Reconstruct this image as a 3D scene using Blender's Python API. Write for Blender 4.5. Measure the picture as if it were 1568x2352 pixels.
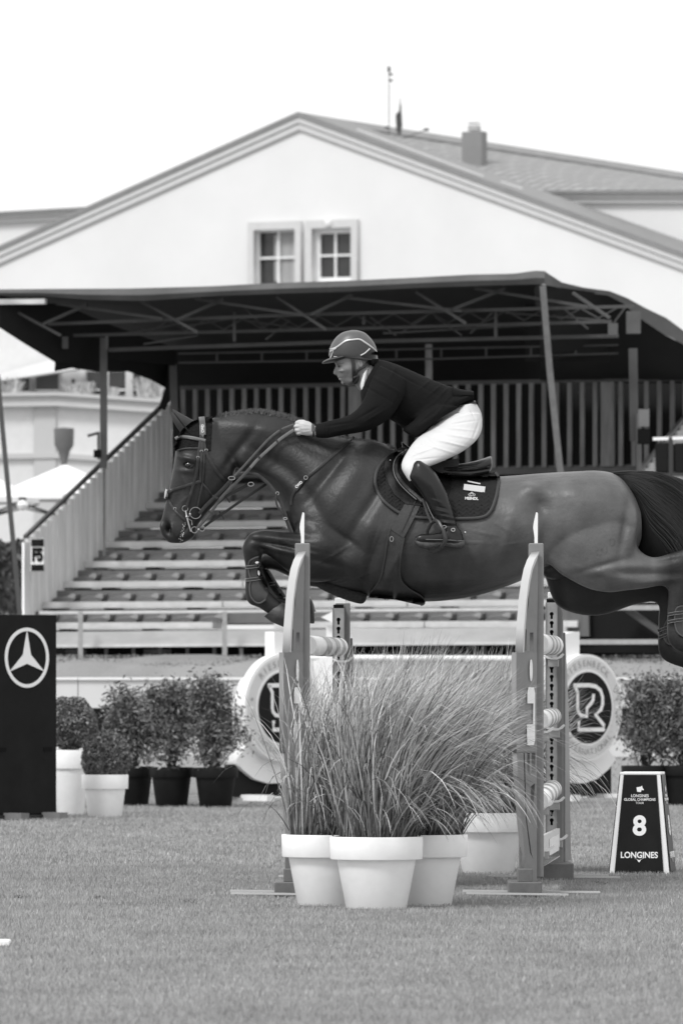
import bpy, bmesh, math, random
import numpy as np
from mathutils import Vector, Matrix
from mathutils.bvhtree import BVHTree
from mathutils.geometry import delaunay_2d_cdt
random.seed(7); rng = np.random.default_rng(7)
for o in list(bpy.data.objects): bpy.data.objects.remove(o)
S = bpy.context.scene
COL = S.collection
R = math.radians
# ------------------------------------------------------------------ camera, sky, sun
F, CX, HZ, HC = 15400.0, 784.0, 1570.0, 1.1136      # focal length / principal point / horizon (photo pixels at 1568 wide), eye height
cam = bpy.data.cameras.new('camera'); camo = bpy.data.objects.new('camera', cam); COL.objects.link(camo)
camo.location = (0, 0, HC); camo.rotation_euler = (R(90), 0, 0)
cam.sensor_fit = 'HORIZONTAL'; cam.sensor_width = 24.0; cam.lens = F / 1568 * 24
cam.shift_y = (HZ - 1176) / 1568
cam.clip_start = 0.5; cam.clip_end = 3000
cam.dof.use_dof = True; cam.dof.focus_distance = 36.0; cam.dof.aperture_fstop = 7.6; cam.dof.aperture_blades = 9
S.camera = camo
world = bpy.data.worlds.new('World'); S.world = world; world.use_nodes = True
wn, wl = world.node_tree.nodes, world.node_tree.links
bg = wn['Background']; bg.inputs['Strength'].default_value = 0.1
sky = wn.new('ShaderNodeTexSky'); sky.sky_type = 'NISHITA'; sky.sun_disc = False
sky.sun_elevation = R(48); sky.sun_rotation = R(219); sky.air_density = 1.5; sky.dust_density = 4
bw = wn.new('ShaderNodeRGBToBW'); wl.new(sky.outputs[0], bw.inputs[0])
mm = wn.new('ShaderNodeMath'); mm.operation = 'MULTIPLY_ADD'; mm.inputs[1].default_value = 0.15; mm.inputs[2].default_value = 7.4
wl.new(bw.outputs[0], mm.inputs[0]); wl.new(mm.outputs[0], bg.inputs['Color'])
sun = bpy.data.lights.new('sun', 'SUN'); sun.energy = 1.5; sun.angle = R(14); sun.color = (1, 1, 1)
suno = bpy.data.objects.new('sun', sun); COL.objects.link(suno)
sd = Vector((math.sin(R(219)) * math.cos(R(48)), math.cos(R(219)) * math.cos(R(48)), math.sin(R(48))))
suno.rotation_euler = sd.to_track_quat('Z', 'Y').to_euler()
S.view_settings.view_transform = 'Standard'; S.view_settings.look = 'None'
S.view_settings.exposure = 0.5; S.view_settings.gamma = 1.0; S.view_settings.use_curve_mapping = False

def W(u, v, D):
    return Vector(((u - CX) * D / F, D, HC + (HZ - v) * D / F))
def GV(v): return HC * F / (v - HZ)                 # distance of a ground point seen at row v
# ------------------------------------------------------------------ materials
def mat(name, c, rough=.6, metal=0., var=.0, vscale=8., bump=0., bscale=60., spec=.5, stretch=None, coat=0.):
    m = bpy.data.materials.new(name); m.use_nodes = True
    nt = m.node_tree; b = nt.nodes['Principled BSDF']
    b.inputs['Base Color'].default_value = (c, c, c, 1); b.inputs['Roughness'].default_value = rough
    b.inputs['Metallic'].default_value = metal; b.inputs['Specular IOR Level'].default_value = spec
    b.inputs['Coat Weight'].default_value = coat
    tc = nt.nodes.new('ShaderNodeTexCoord'); src = tc.outputs['Object']
    if stretch:
        mp = nt.nodes.new('ShaderNodeMapping'); mp.inputs['Scale'].default_value = stretch
        nt.links.new(src, mp.inputs[0]); src = mp.outputs[0]
    if var:
        n = nt.nodes.new('ShaderNodeTexNoise'); n.inputs['Scale'].default_value = vscale; n.inputs['Detail'].default_value = 6
        n.inputs['Roughness'].default_value = .65
        nt.links.new(src, n.inputs['Vector'])
        mr = nt.nodes.new('ShaderNodeMapRange'); mr.inputs[1].default_value = .3; mr.inputs[2].default_value = .7
        mr.inputs[3].default_value = c * (1 - var); mr.inputs[4].default_value = c * (1 + var)
        nt.links.new(n.outputs[0], mr.inputs[0]); nt.links.new(mr.outputs[0], b.inputs['Base Color'])
    if bump:
        n2 = nt.nodes.new('ShaderNodeTexNoise'); n2.inputs['Scale'].default_value = bscale; n2.inputs['Detail'].default_value = 4
        nt.links.new(src, n2.inputs['Vector'])
        bp = nt.nodes.new('ShaderNodeBump'); bp.inputs['Strength'].default_value = bump; bp.inputs['Distance'].default_value = .01
        nt.links.new(n2.outputs[0], bp.inputs['Height']); nt.links.new(bp.outputs[0], b.inputs['Normal'])
    return m
M = {}
M['plaster'] = mat('white_plaster', .70, .9, var=.04, vscale=.4)
M['cornice'] = mat('grey_cornice', .50, .8, var=.05, vscale=1)
M['cornice_dark'] = mat('metal_flashing', .22, .6, var=.1, vscale=2)
M['surround'] = mat('window_surround', .55, .8, var=.04)
M['white'] = mat('white_paint', .80, .45, var=.03, vscale=3)
M['white_pot'] = mat('white_plastic_pot', .86, .42, var=.07, vscale=4, bump=.05, bscale=20)
M['black_pot'] = mat('black_plastic_pot', .010, .6, var=.2, spec=.15)
M['black_panel'] = mat('black_board', .009, .6, var=.25, vscale=6, spec=.12)
M['marker_black'] = mat('marker_black_panel', .009, .4, var=.3, vscale=9, spec=.2)
M['glass'] = mat('window_glass', .03, .12, var=.4, vscale=1.5)
M['curtain'] = mat('curtain', .32, .9, var=.2, vscale=3, stretch=(6, 6, .3))
M['blue'] = mat('grey_blue_paint', .20, .45, var=.12, vscale=5, bump=.05, bscale=30)
M['blue_light'] = mat('light_grey_blue_edge', .50, .45, var=.06, vscale=4)
M['blue_dark'] = mat('dark_grey_blue_base', .13, .5, var=.2, vscale=10, bump=.1)
M['sign_dark'] = mat('sign_dark_blue', .016, .7, var=.15, vscale=4, spec=.08)
M['sign_grey'] = mat('sign_letter_grey', .33, .6)
M['ring'] = mat('sign_ring_grey', .60, .5, var=.03)
M['stripe'] = mat('pole_stripe_grey', .26, .4, var=.08)
M['metal'] = mat('polished_steel', .5, .28, 1.)
M['alu'] = mat('aluminium', .45, .4, .6, var=.1)
M['track'] = mat('zinc_track', .36, .45, .3, var=.15, vscale=20)
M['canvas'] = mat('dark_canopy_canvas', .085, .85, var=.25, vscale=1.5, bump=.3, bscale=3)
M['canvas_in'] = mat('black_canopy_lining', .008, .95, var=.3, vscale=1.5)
M['truss'] = mat('galvanised_truss', .065, .6, .2, var=.2, vscale=3)
M['post'] = mat('steel_post', .10, .5, .2, var=.3, vscale=2)
M['wood_dark'] = mat('dark_weathered_wood', .26, .8, var=.35, vscale=4, stretch=(3, 3, .4))
M['wood'] = mat('weathered_wood', .85, .8, var=.2, vscale=3, stretch=(4, 4, .4))
M['wood_shade'] = mat('shaded_weathered_wood', .42, .8, var=.25, vscale=3, stretch=(4, 4, .4))  # darker copy of the fence wood, shade put into its colour
M['bench'] = mat('pale_bench_board', .55, .7, var=.15, vscale=3, stretch=(.4, 4, 4))
M['seat'] = mat('seat_shell', .19, .55, var=.25, vscale=2)
M['seat_lit'] = mat('seat_edge', .42, .5, var=.15, vscale=2)
M['riser'] = mat('stand_riser', .15, .8, var=.25, vscale=1.2)
M['fascia'] = mat('stand_fascia', .42, .7, var=.15, vscale=1.5, stretch=(1, 1, 3))
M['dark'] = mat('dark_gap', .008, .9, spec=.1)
M['barrier'] = mat('white_barrier_board', .62, .6, var=.06, vscale=1)
M['banner'] = mat('dark_banner', .012, .8, spec=.1)
M['skin'] = mat('skin', .23, .5, var=.06, vscale=30)
M['skin_lit'] = mat('skin_hand', .5, .5, var=.05)
M['jacket'] = mat('black_jacket', .008, .85, var=.2, vscale=12, bump=.25, bscale=45, spec=.12)
M['breeches'] = mat('white_breeches', .60, .75, var=.03, vscale=8)
M['boot'] = mat('black_leather', .008, .30, var=.2, vscale=12, bump=.3, bscale=18, spec=.4)
M['leather'] = mat('dark_leather', .022, .38, var=.3, vscale=30, bump=.15, bscale=80)
M['leather_grey'] = mat('grey_leather', .13, .45, var=.12, vscale=30)
M['rein'] = mat('rein_webbing', .06, .5, var=.2, vscale=40)
M['pad'] = mat('quilted_pad', .018, .8, var=.15, vscale=40, spec=.15)
M['pad_rim'] = mat('pad_binding', .028, .6)
M['knit'] = mat('knitted_bonnet', .012, .9, var=.4, vscale=60, bump=.6, bscale=140, spec=.15)
M['helmet'] = mat('helmet_shell', .085, .4, var=.08, vscale=40, bump=.06, bscale=300)
M['helmet_side'] = mat('helmet_side_panel', .035, .5, var=.1, vscale=60)
M['trim'] = mat('silver_trim', .6, .3, .4)
M['cotton'] = mat('white_cotton', .72, .8)
M['hoof'] = mat('hoof_horn', .03, .5, var=.6, vscale=25, bump=.2, bscale=80)
M['hair'] = mat('black_horse_hair', .006, .6, var=.3, vscale=10, spec=.2)
M['boot_shell'] = mat('tendon_boot_shell', .03, .33, var=.2, vscale=20)
M['boot_edge'] = mat('tendon_boot_edge', .06, .6)
M['black_knob'] = mat('dark_steel', .05, .35, .5)
M['soil'] = mat('potting_soil', .03, .95, var=.5, vscale=40)
M['leaf'] = mat('shrub_leaf', .10, .5, var=.45, vscale=5)
M['leaf_box'] = mat('boxwood_leaf', .085, .5, var=.5, vscale=9)
M['bark'] = mat('bark', .06, .9, var=.4)
M['pale_leaf'] = mat('pale_feathery_plant', .35, .8, var=.25, vscale=6)
M['hedge'] = mat('far_hedge_leaf', .06, .8, var=.5, vscale=3)
M['terrace'] = mat('terrace_plaster', .66, .9, var=.04)
M['pilaster'] = mat('terrace_pilaster', .50, .9)
M['parasol'] = mat('parasol_fabric', .80, .8)
M['far_dark'] = mat('far_dark_door', .07, .6, var=.3, vscale=.8)
M['brass'] = mat('dull_fitting', .2, .5)
M['ear'] = mat('horse_ear', .03, .6, var=.2, vscale=20)
M['eye'] = mat('horse_eye', .006, .06, coat=1.)
M['foam'] = mat('foam_at_mouth', .5, .8)
# blade material: tone from an attribute: random per blade, shade painted in toward the base
def attr_mat(name, attr, rough=.6, scale=1., noise=.2, nscale=6., bump=0., bscale=40., spec=.4, stretch=None):
    m = bpy.data.materials.new(name); m.use_nodes = True; nt = m.node_tree; b = nt.nodes['Principled BSDF']
    a = nt.nodes.new('ShaderNodeAttribute'); a.attribute_name = attr
    tc = nt.nodes.new('ShaderNodeTexCoord'); n = nt.nodes.new('ShaderNodeTexNoise'); n.inputs['Scale'].default_value = nscale
    n.inputs['Detail'].default_value = 5; src = tc.outputs['Object']
    if stretch:
        mp = nt.nodes.new('ShaderNodeMapping'); mp.inputs['Scale'].default_value = stretch
        nt.links.new(src, mp.inputs[0]); src = mp.outputs[0]
    nt.links.new(src, n.inputs['Vector'])
    mr = nt.nodes.new('ShaderNodeMapRange'); mr.inputs[1].default_value = .3; mr.inputs[2].default_value = .7
    mr.inputs[3].default_value = (1 - noise) * scale; mr.inputs[4].default_value = (1 + noise) * scale
    nt.links.new(n.outputs[0], mr.inputs[0])
    mu = nt.nodes.new('ShaderNodeMath'); mu.operation = 'MULTIPLY'
    nt.links.new(a.outputs['Fac'], mu.inputs[0]); nt.links.new(mr.outputs[0], mu.inputs[1]); nt.links.new(mu.outputs[0], b.inputs['Base Color'])
    b.inputs['Roughness'].default_value = rough; b.inputs['Specular IOR Level'].default_value = spec
    if bump:
        n2 = nt.nodes.new('ShaderNodeTexNoise'); n2.inputs['Scale'].default_value = bscale; n2.inputs['Detail'].default_value = 5
        nt.links.new(src, n2.inputs['Vector'])
        bp = nt.nodes.new('ShaderNodeBump'); bp.inputs['Strength'].default_value = bump; bp.inputs['Distance'].default_value = .01
        nt.links.new(n2.outputs[0], bp.inputs['Height']); nt.links.new(bp.outputs[0], b.inputs['Normal'])
    return m
M['blade'] = attr_mat('ornamental_grass_blade', 'tone', .55, 1., .15, 5)
M['turf'] = attr_mat('turf_blade', 'tone', .6, 1., .16, 1.6)
M['coat'] = attr_mat('bay_horse_coat', 'tone', .44, 1., .25, 8., .22, 55., .36, None)
M['leafv'] = attr_mat('leaf_tone', 'tone', .55, 1., .2, 4)
# ------------------------------------------------------------------ helpers
def tag(o, label=None, cat=None, group=None, kind=None):
    if label: o['label'] = label
    if cat: o['category'] = cat
    if group: o['group'] = group
    if kind: o['kind'] = kind
    return o
def thing(name, loc, label, cat, group=None):
    o = bpy.data.objects.new(name, None); COL.objects.link(o); o.location = loc; o.empty_display_size = .1
    return tag(o, label, cat, group)
def wloc(p):
    v = Vector((0, 0, 0))
    while p is not None: v += p.location; p = p.parent
    return v
def link(name, me, m, parent=None, smooth=False):
    o = bpy.data.objects.new(name, me); COL.objects.link(o)
    if m is not None:
        me.materials.clear(); me.materials.append(m)
    if parent is not None:
        off = wloc(parent)
        if off.length > 0:
            me.transform(Matrix.Translation(-off))
        o.parent = parent
    if smooth: me.shade_smooth()
    return o
class MB:
    def __init__(s): s.v = []; s.f = []
    def add(s, vs, fs):
        n = len(s.v); s.v += [tuple(x) for x in vs]; s.f += [tuple(i + n for i in f) for f in fs]; return s
    def box(s, c, size, ex=(1, 0, 0), ey=(0, 1, 0), ez=(0, 0, 1)):
        c = Vector(c); ex = Vector(ex) * size[0] / 2; ey = Vector(ey) * size[1] / 2; ez = Vector(ez) * size[2] / 2
        vs = [c + a * ex + b * ey + d * ez for d in (-1, 1) for b in (-1, 1) for a in (-1, 1)]
        return s.add(vs, [(0, 2, 3, 1), (4, 5, 7, 6), (0, 1, 5, 4), (2, 6, 7, 3), (0, 4, 6, 2), (1, 3, 7, 5)])
    def bar(s, p, q, w, h=None):          # rectangular bar from p to q
        p = Vector(p); q = Vector(q); h = h or w; d = (q - p); L = d.length; d.normalize()
        up = Vector((0, 0, 1)) if abs(d.z) < .9 else Vector((0, 1, 0))
        sx = d.cross(up).normalized(); sz = sx.cross(d).normalized()
        return s.box((p + q) / 2, (L, w, h), d, sx, sz)
    def tube(s, pts, r, n=8, cap=True):
        pts = [Vector(p) for p in pts]; k = len(pts); rr = r if hasattr(r, '__len__') else [r] * k
        vs = []; prev = None
        for i, p in enumerate(pts):
            t = (pts[min(i + 1, k - 1)] - pts[max(i - 1, 0)]).normalized()
            a = prev if prev is not None else (Vector((0, 0, 1)) if abs(t.z) < .9 else Vector((1, 0, 0)))
            x = (a - t * a.dot(t)).normalized(); prev = x; y = t.cross(x)
            vs += [p + (x * math.cos(2 * math.pi * j / n) + y * math.sin(2 * math.pi * j / n)) * rr[i] for j in range(n)]
        fs = [(i * n + j, i * n + (j + 1) % n, (i + 1) * n + (j + 1) % n, (i + 1) * n + j) for i in range(k - 1) for j in range(n)]
        if cap: fs += [tuple(range(n))[::-1], tuple((k - 1) * n + j for j in range(n))]
        return s.add(vs, fs)
    def lathe(s, c, prof, n=48):          # prof: (r, z)
        c = Vector(c); k = len(prof)
        vs = [c + Vector((r * math.cos(2 * math.pi * j / n), r * math.sin(2 * math.pi * j / n), z)) for r, z in prof for j in range(n)]
        fs = [(i * n + j, i * n + (j + 1) % n, (i + 1) * n + (j + 1) % n, (i + 1) * n + j) for i in range(k - 1) for j in range(n)]
        return s.add(vs, fs)
    def poly(s, pts, back):               # flat polygon with thickness vector 'back'
        pts = [Vector(p) for p in pts]; back = Vector(back); n = len(pts)
        return s.add(pts + [p + back for p in pts], [tuple(range(n)), tuple(range(2 * n - 1, n - 1, -1))] + [(i, i + n, (i + 1) % n + n, (i + 1) % n) for i in range(n)])
    def build(s, name, m, parent=None, smooth=False, bevel=0, fix=True):
        me = bpy.data.meshes.new(name); me.from_pydata(s.v, [], s.f)
        if fix:
            bm = bmesh.new(); bm.from_mesh(me); bmesh.ops.recalc_face_normals(bm, faces=bm.faces)
            if bevel: bmesh.ops.bevel(bm, geom=list(bm.edges), offset=bevel, segments=1, affect='EDGES')
            bm.to_mesh(me); bm.free()
        o = link(name, me, m, parent, smooth)
        if smooth and bevel == 0:
            try: me.set_sharp_from_angle(angle=R(40))
            except Exception: pass
        return o
def eval_mesh(o):
    dg = bpy.context.evaluated_depsgraph_get(); dg.update()
    me = bpy.data.meshes.new_from_object(o.evaluated_get(dg)); d = o.data
    bpy.data.objects.remove(o)
    if isinstance(d, bpy.types.Curve): bpy.data.curves.remove(d)
    return me
def frame(o, ex, ey):
    ex = Vector(ex).normalized(); ey = Vector(ey).normalized(); ez = ex.cross(ey)
    m = Matrix.Identity(4)
    for i in range(3): m[i][0] = ex[i]; m[i][1] = ey[i]; m[i][2] = ez[i]; m[i][3] = Vector(o)[i]
    return m
def plate(name, outlines, t, fr, m, parent, bevel=0.):     # outlines in the frame's plane, the later ones are holes
    cu = bpy.data.curves.new(name, 'CURVE'); cu.dimensions = '2D'; cu.fill_mode = 'BOTH'; cu.extrude = t / 2; cu.bevel_depth = bevel
    for ol in outlines:
        sp = cu.splines.new('POLY'); sp.points.add(len(ol) - 1); sp.use_cyclic_u = True
        for i, p in enumerate(ol): sp.points[i].co = (p[0], p[1], 0, 1)
    o = bpy.data.objects.new(name, cu); COL.objects.link(o); me = eval_mesh(o)
    me.transform(fr); return link(name, me, m, parent)
def text(body, fr, size, m, parent, name='lettering', ext=.001, bold=0., sx=1., sp=1.):
    cu = bpy.data.curves.new(name, 'FONT'); cu.body = body; cu.size = size; cu.extrude = ext; cu.offset = bold
    cu.align_x = 'CENTER'; cu.align_y = 'CENTER'; cu.space_character = sp
    o = bpy.data.objects.new(name, cu); COL.objects.link(o); me = eval_mesh(o)
    me.transform(fr @ Matrix.Diagonal((sx, 1, 1, 1))); return link(name, me, m, parent)
def arc_text(body, fr, cx, cy, r, a0, a1, size, m, parent, flip=False):
    n = len(body); mes = []
    bm = bmesh.new()
    for i, ch in enumerate(body):
        a = R(a0 + (a1 - a0) * i / (n - 1))
        cu = bpy.data.curves.new('t', 'FONT'); cu.body = ch; cu.size = size; cu.extrude = .001; cu.align_x = 'CENTER'; cu.align_y = 'CENTER'; cu.offset = .0005
        o = bpy.data.objects.new('t', cu); COL.objects.link(o); me = eval_mesh(o)
        rot = a - math.pi / 2 + (math.pi if flip else 0)
        me.transform(fr @ Matrix.Translation((cx + r * math.cos(a), cy + r * math.sin(a), 0)) @ Matrix.Rotation(rot, 4, 'Z'))
        bm.from_mesh(me); bpy.data.meshes.remove(me)
    me = bpy.data.meshes.new('lettering'); bm.to_mesh(me); bm.free()
    return link('lettering', me, m, parent)
def circ(cx, cy, rx, ry=None, n=64, a0=0, a1=360):
    ry = ry or rx; full = (a1 - a0) >= 360; k = n if full else n + 1
    return [(cx + rx * math.cos(R(a0 + (a1 - a0) * i / n)), cy + ry * math.sin(R(a0 + (a1 - a0) * i / n))) for i in range(k)]
def quads(name, P, tones, m, parent, kind=None):           # P: (n,4,3) array of leaf-shaped quads
    n = len(P); me = bpy.data.meshes.new(name)
    me.vertices.add(n * 4); me.vertices.foreach_set('co', P.reshape(-1))
    me.loops.add(n * 4); me.loops.foreach_set('vertex_index', np.arange(n * 4, dtype=np.int32))
    me.polygons.add(n); me.polygons.foreach_set('loop_start', np.arange(0, n * 4, 4, dtype=np.int32))
    me.update(calc_edges=True)
    a = me.attributes.new('tone', 'FLOAT', 'POINT'); a.data.foreach_set('value', np.repeat(tones, 4).astype(np.float32))
    o = link(name, me, m, parent)
    if kind: o['kind'] = kind
    return o
def leaves(C, size, rs, flat=.5):                         # leaf quads at centres C (n,3)
    n = len(C); d = rs.normal(size=(n, 3)); d /= np.linalg.norm(d, axis=1)[:, None]
    e = rs.normal(size=(n, 3)); e -= (e * d).sum(1)[:, None] * d; e /= np.linalg.norm(e, axis=1)[:, None]
    s = size * np.clip(rs.lognormal(-.05, .38, n), .35, 2.2)[:, None]
    return np.stack([C - d * s, C + e * s * flat, C + d * s, C - e * s * flat], 1)
# ------------------------------------------------------------------ ground
def struct(name, mb, m):
    o = mb.build(name, m); o['kind'] = 'structure'; return o
gm = bpy.data.materials.new('mown_lawn'); gm.use_nodes = True
nt = gm.node_tree; b = nt.nodes['Principled BSDF']; b.inputs['Roughness'].default_value = .9; b.inputs['Specular IOR Level'].default_value = .1
tc = nt.nodes.new('ShaderNodeTexCoord')
n1 = nt.nodes.new('ShaderNodeTexNoise'); n1.inputs['Scale'].default_value = 55; n1.inputs['Detail'].default_value = 8; n1.inputs['Roughness'].default_value = .75
n2 = nt.nodes.new('ShaderNodeTexNoise'); n2.inputs['Scale'].default_value = 1.1; n2.inputs['Detail'].default_value = 4
mpg = nt.nodes.new('ShaderNodeMapping'); mpg.inputs['Scale'].default_value = (1, .35, 1)
nt.links.new(tc.outputs['Object'], n1.inputs['Vector']); nt.links.new(tc.outputs['Object'], mpg.inputs[0]); nt.links.new(mpg.outputs[0], n2.inputs['Vector'])
r1 = nt.nodes.new('ShaderNodeMapRange'); r1.inputs[1].default_value = .3; r1.inputs[2].default_value = .7; r1.inputs[3].default_value = .19; r1.inputs[4].default_value = .34
r2 = nt.nodes.new('ShaderNodeMapRange'); r2.inputs[1].default_value = .35; r2.inputs[2].default_value = .65; r2.inputs[3].default_value = .86; r2.inputs[4].default_value = 1.12
nt.links.new(n1.outputs[0], r1.inputs[0]); nt.links.new(n2.outputs[0], r2.inputs[0])
mu = nt.nodes.new('ShaderNodeMath'); mu.operation = 'MULTIPLY'; nt.links.new(r1.outputs[0], mu.inputs[0]); nt.links.new(r2.outputs[0], mu.inputs[1])
nt.links.new(mu.outputs[0], b.inputs['Base Color'])
g = MB(); g.add([(-900, -100, 0), (900, -100, 0), (900, 2500, 0), (-900, 2500, 0)], [(0, 1, 2, 3)])
struct('ground', g, gm)
# bank of grass behind the ring fence
g = MB(); xs = np.linspace(-30, 30, 121); prof = [(67.5, -.02), (69, .35), (71, .9), (73.2, 1.30), (76, 1.42), (110, 1.45), (128, 1.2), (140, -.1)]
for i, x in enumerate(xs):
    for (y, z) in prof: g.v.append((x, y + .25 * math.sin(x * .8), z + (.03 * math.sin(x * 3.1 + y) if z > 0 else 0)))
k = len(prof)
for i in range(len(xs) - 1):
    for j in range(k - 1): g.f.append((i * k + j, (i + 1) * k + j, (i + 1) * k + j + 1, i * k + j + 1))
bank = struct('grass_bank', g, gm); bank.data.shade_smooth()
# turf blades (real geometry, uncountable)
def turf(name, y0, y1, dens, h, w, hw):
    A = []
    ys = np.linspace(y0, y1, 14)
    for a, b_ in zip(ys[:-1], ys[1:]):
        half = hw * b_ + .6; n = int((b_ - a) * 2 * half * dens)
        A.append(np.stack([rng.uniform(-half, half, n), rng.uniform(a, b_, n)], 1))
    P = np.concatenate(A); n = len(P); hh = h * rng.uniform(.5, 1.25, n) * (1 + .08 * np.sin(P[:, 0] * 2.1 + np.sin(P[:, 1] * .9) * 2))
    az = rng.uniform(0, math.pi, n); wx = np.cos(az) * w; wy = np.sin(az) * w; lx = rng.normal(0, .35, n) * hh; ly = rng.normal(0, .35, n) * hh
    V = np.zeros((n, 3, 3), np.float32)
    V[:, 0] = np.stack([P[:, 0] - wx, P[:, 1] - wy, np.full(n, -.002)], 1); V[:, 1] = np.stack([P[:, 0] + wx, P[:, 1] + wy, np.full(n, -.002)], 1)
    V[:, 2] = np.stack([P[:, 0] + lx, P[:, 1] + ly, hh], 1)
    me = bpy.data.meshes.new(name); me.vertices.add(n * 3); me.vertices.foreach_set('co', V.reshape(-1))
    me.loops.add(n * 3); me.loops.foreach_set('vertex_index', np.arange(n * 3, dtype=np.int32))
    me.polygons.add(n); me.polygons.foreach_set('loop_start', np.arange(0, n * 3, 3, dtype=np.int32)); me.update(calc_edges=True)
    t = np.clip(rng.normal(.295, .032, n), .18, .44); t[rng.random(n) < .03] = .5
    at = me.attributes.new('tone', 'FLOAT', 'POINT'); at.data.foreach_set('value', np.repeat(t, 3).astype(np.float32))
    o = link(name, me, M['turf']); tag(o, 'short mown turf blades covering the arena floor' if y0 < 30 else 'turf blades of the arena floor further back, toward the pots and signs', 'grass', kind='stuff')
n_ = 34000; bx_ = rng.uniform(-6.5, 6.5, n_); by_ = rng.uniform(67.6, 76.5, n_); bz_ = np.interp(by_, [p[0] for p in prof], [p[1] for p in prof])
quads('bank_grass', leaves(np.stack([bx_, by_ + .12, bz_ + .01], 1), .017, rng, .3).astype(np.float32), np.clip(rng.normal(.21, .06, n_), .08, .4), M['turf'], None, 'stuff'); tag(bpy.data.objects['bank_grass'], 'rough tufts of grass growing on the bank behind the ring fence', 'grass')
turf('turf', 20.5, 41, 3600, .020, .0022, .053)
turf('turf', 41, 66, 1000, .024, .004, .053)
# ------------------------------------------------------------------ main house with gable
TH = R(26); hr = Vector((math.cos(TH), -math.sin(TH), 0)); hb = Vector((math.sin(TH), math.cos(TH), 0)); UP = Vector((0, 0, 1))
HO = W(690, 262, 150)
def onplane(u, v, b, O=HO, bk=hb, r=hr):                  # (u,v) on the vertical plane b metres behind O -> (a,h) coordinates
    d = W(u, v, 1) - Vector((0, 0, HC)); P0 = O + bk * b
    t = (P0 - Vector((0, 0, HC))).dot(bk) / d.dot(bk); X = Vector((0, 0, HC)) + d * t - O
    return X.dot(r), X.z
def HP(a, h, b): return HO + hr * a + UP * h + hb * b
house = thing('gabled_house', (HO.x, HO.y, 0), 'large white plastered house with broad gable, moulded cornice and two small windows', 'house')
hs = onplane; m_ = .365
def wallpts(lst, b): return [hs(u, v, b) for u, v in lst]
fr0 = frame(HO, hr, UP)
tri = [(-24, -24 * m_ - .3), (0, -.3), (24, -24 * m_ - .3), (24, -13.8), (-24, -13.8)]
wins = [((596, 537), (682, 537), (682, 648), (596, 648)), ((733, 531), (804, 531), (804, 640), (733, 640))]
wl_ = [hs(586, 527, 0), hs(684, 523, 0), hs(684, 655, 0), hs(586, 656, 0)]
wr_ = [hs(719, 523, 0), hs(813, 519, 0), hs(813, 648, 0), hs(719, 650, 0)]
plate('wall', [tri, [wl_[3], wl_[2], wl_[1], wl_[0]], [wr_[3], wr_[2], wr_[1], wr_[0]]], .3, fr0 @ Matrix.Translation((0, 0, -.15)), M['plaster'], house)
# raking cornice: stepped mouldings
def rake(name, top, bot, prj, m):
    for s in (-1, 1):
        mb = MB(); mb.poly([HP(0, top, -prj), HP(s * 24.5, top - 24.5 * m_, -prj), HP(s * 24.5, bot - 24.5 * m_, -prj), HP(0, bot, -prj)], hb * (prj + .02)); mb.build(name, m, house)
rake('roof_edge', .05, -.05, .15, M['cornice_dark']); rake('cornice_upper', -.05, -.19, .11, M['surround'])
rake('cornice_line', -.19, -.21, .08, M['cornice_dark']); rake('cornice_lower', -.21, -.34, .075, M['surround']); rake('cornice_bead', -.34, -.38, .04, M['cornice'])
for s in (-1, 1):                                         # roof slopes of the gable wing
    mb = MB(); mb.poly([HP(0, .05, -.14), HP(s * 24.5, .05 - 24.5 * m_, -.14), HP(s * 24.5, .05 - 24.5 * m_, 4.2), HP(0, .05, 2.2)], UP * -.08); mb.build('roof', M['cornice_dark'], house)
for q, nm in ((wl_, 0), (wr_, 1)):
    (x0, z1), (x1, _), (_, z0), _ = q[0], q[1], q[2], q[3]
    sur = plate('window', [[(x0 - .13, z0 - .1), (x1 + .13, z0 - .1), (x1 + .13, z1 + .16), (x0 - .13, z1 + .16)], [(x0 + .02, z0), (x1 - .02, z0), (x1 - .02, z1 - .02), (x0 + .02, z1 - .02)]], .12, fr0 @ Matrix.Translation((0, 0, .07)), M['surround'], house)
    fw = .06 if nm == 0 else .13; cxm = (x0 + x1) / 2; czm = (z0 + z1) / 2
    ol = [[(x0, z0), (x1, z0), (x1, z1), (x0, z1)]]
    px = [x0 + fw, cxm - .022, cxm + .022, x1 - fw]; pz = [z0 + fw, czm - .022, czm + .022, z1 - fw]
    for i in (0, 2):
        for j in (0, 2): ol.append([(px[i], pz[j]), (px[i + 1], pz[j]), (px[i + 1], pz[j + 1]), (px[i], pz[j + 1])])
    plate('frame', ol, .06, fr0 @ Matrix.Translation((0, 0, -.12)), M['white'], sur)
    for i in (0, 2):
        for j in (0, 2):
            mb = MB(); mb.box(HP((px[i] + px[i + 1]) / 2, (pz[j] + pz[j + 1]) / 2, .17), (px[i + 1] - px[i] + .02, .01, pz[j + 1] - pz[j] + .02), hr, hb)
            mb.build('pane', M['curtain'] if (nm == 0 and i == 2) else M['glass'], sur)
    if nm == 0:
        mb = MB(); mb.box(HP(cxm - .07, czm, .155), (.12, .01, z1 - z0 - .24), hr, hb); mb.build('curtain', M['curtain'], sur)
mb = MB(); mb.lathe(HP(*hs(760, 507, 0), -.12) + Vector((0, 0, -.05)), [(.001, -.09), (.07, -.07), (.1, .0), (.08, .07), (.001, .1)], 16); mb.build('wall_lamp', M['white'], house, True)
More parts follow.
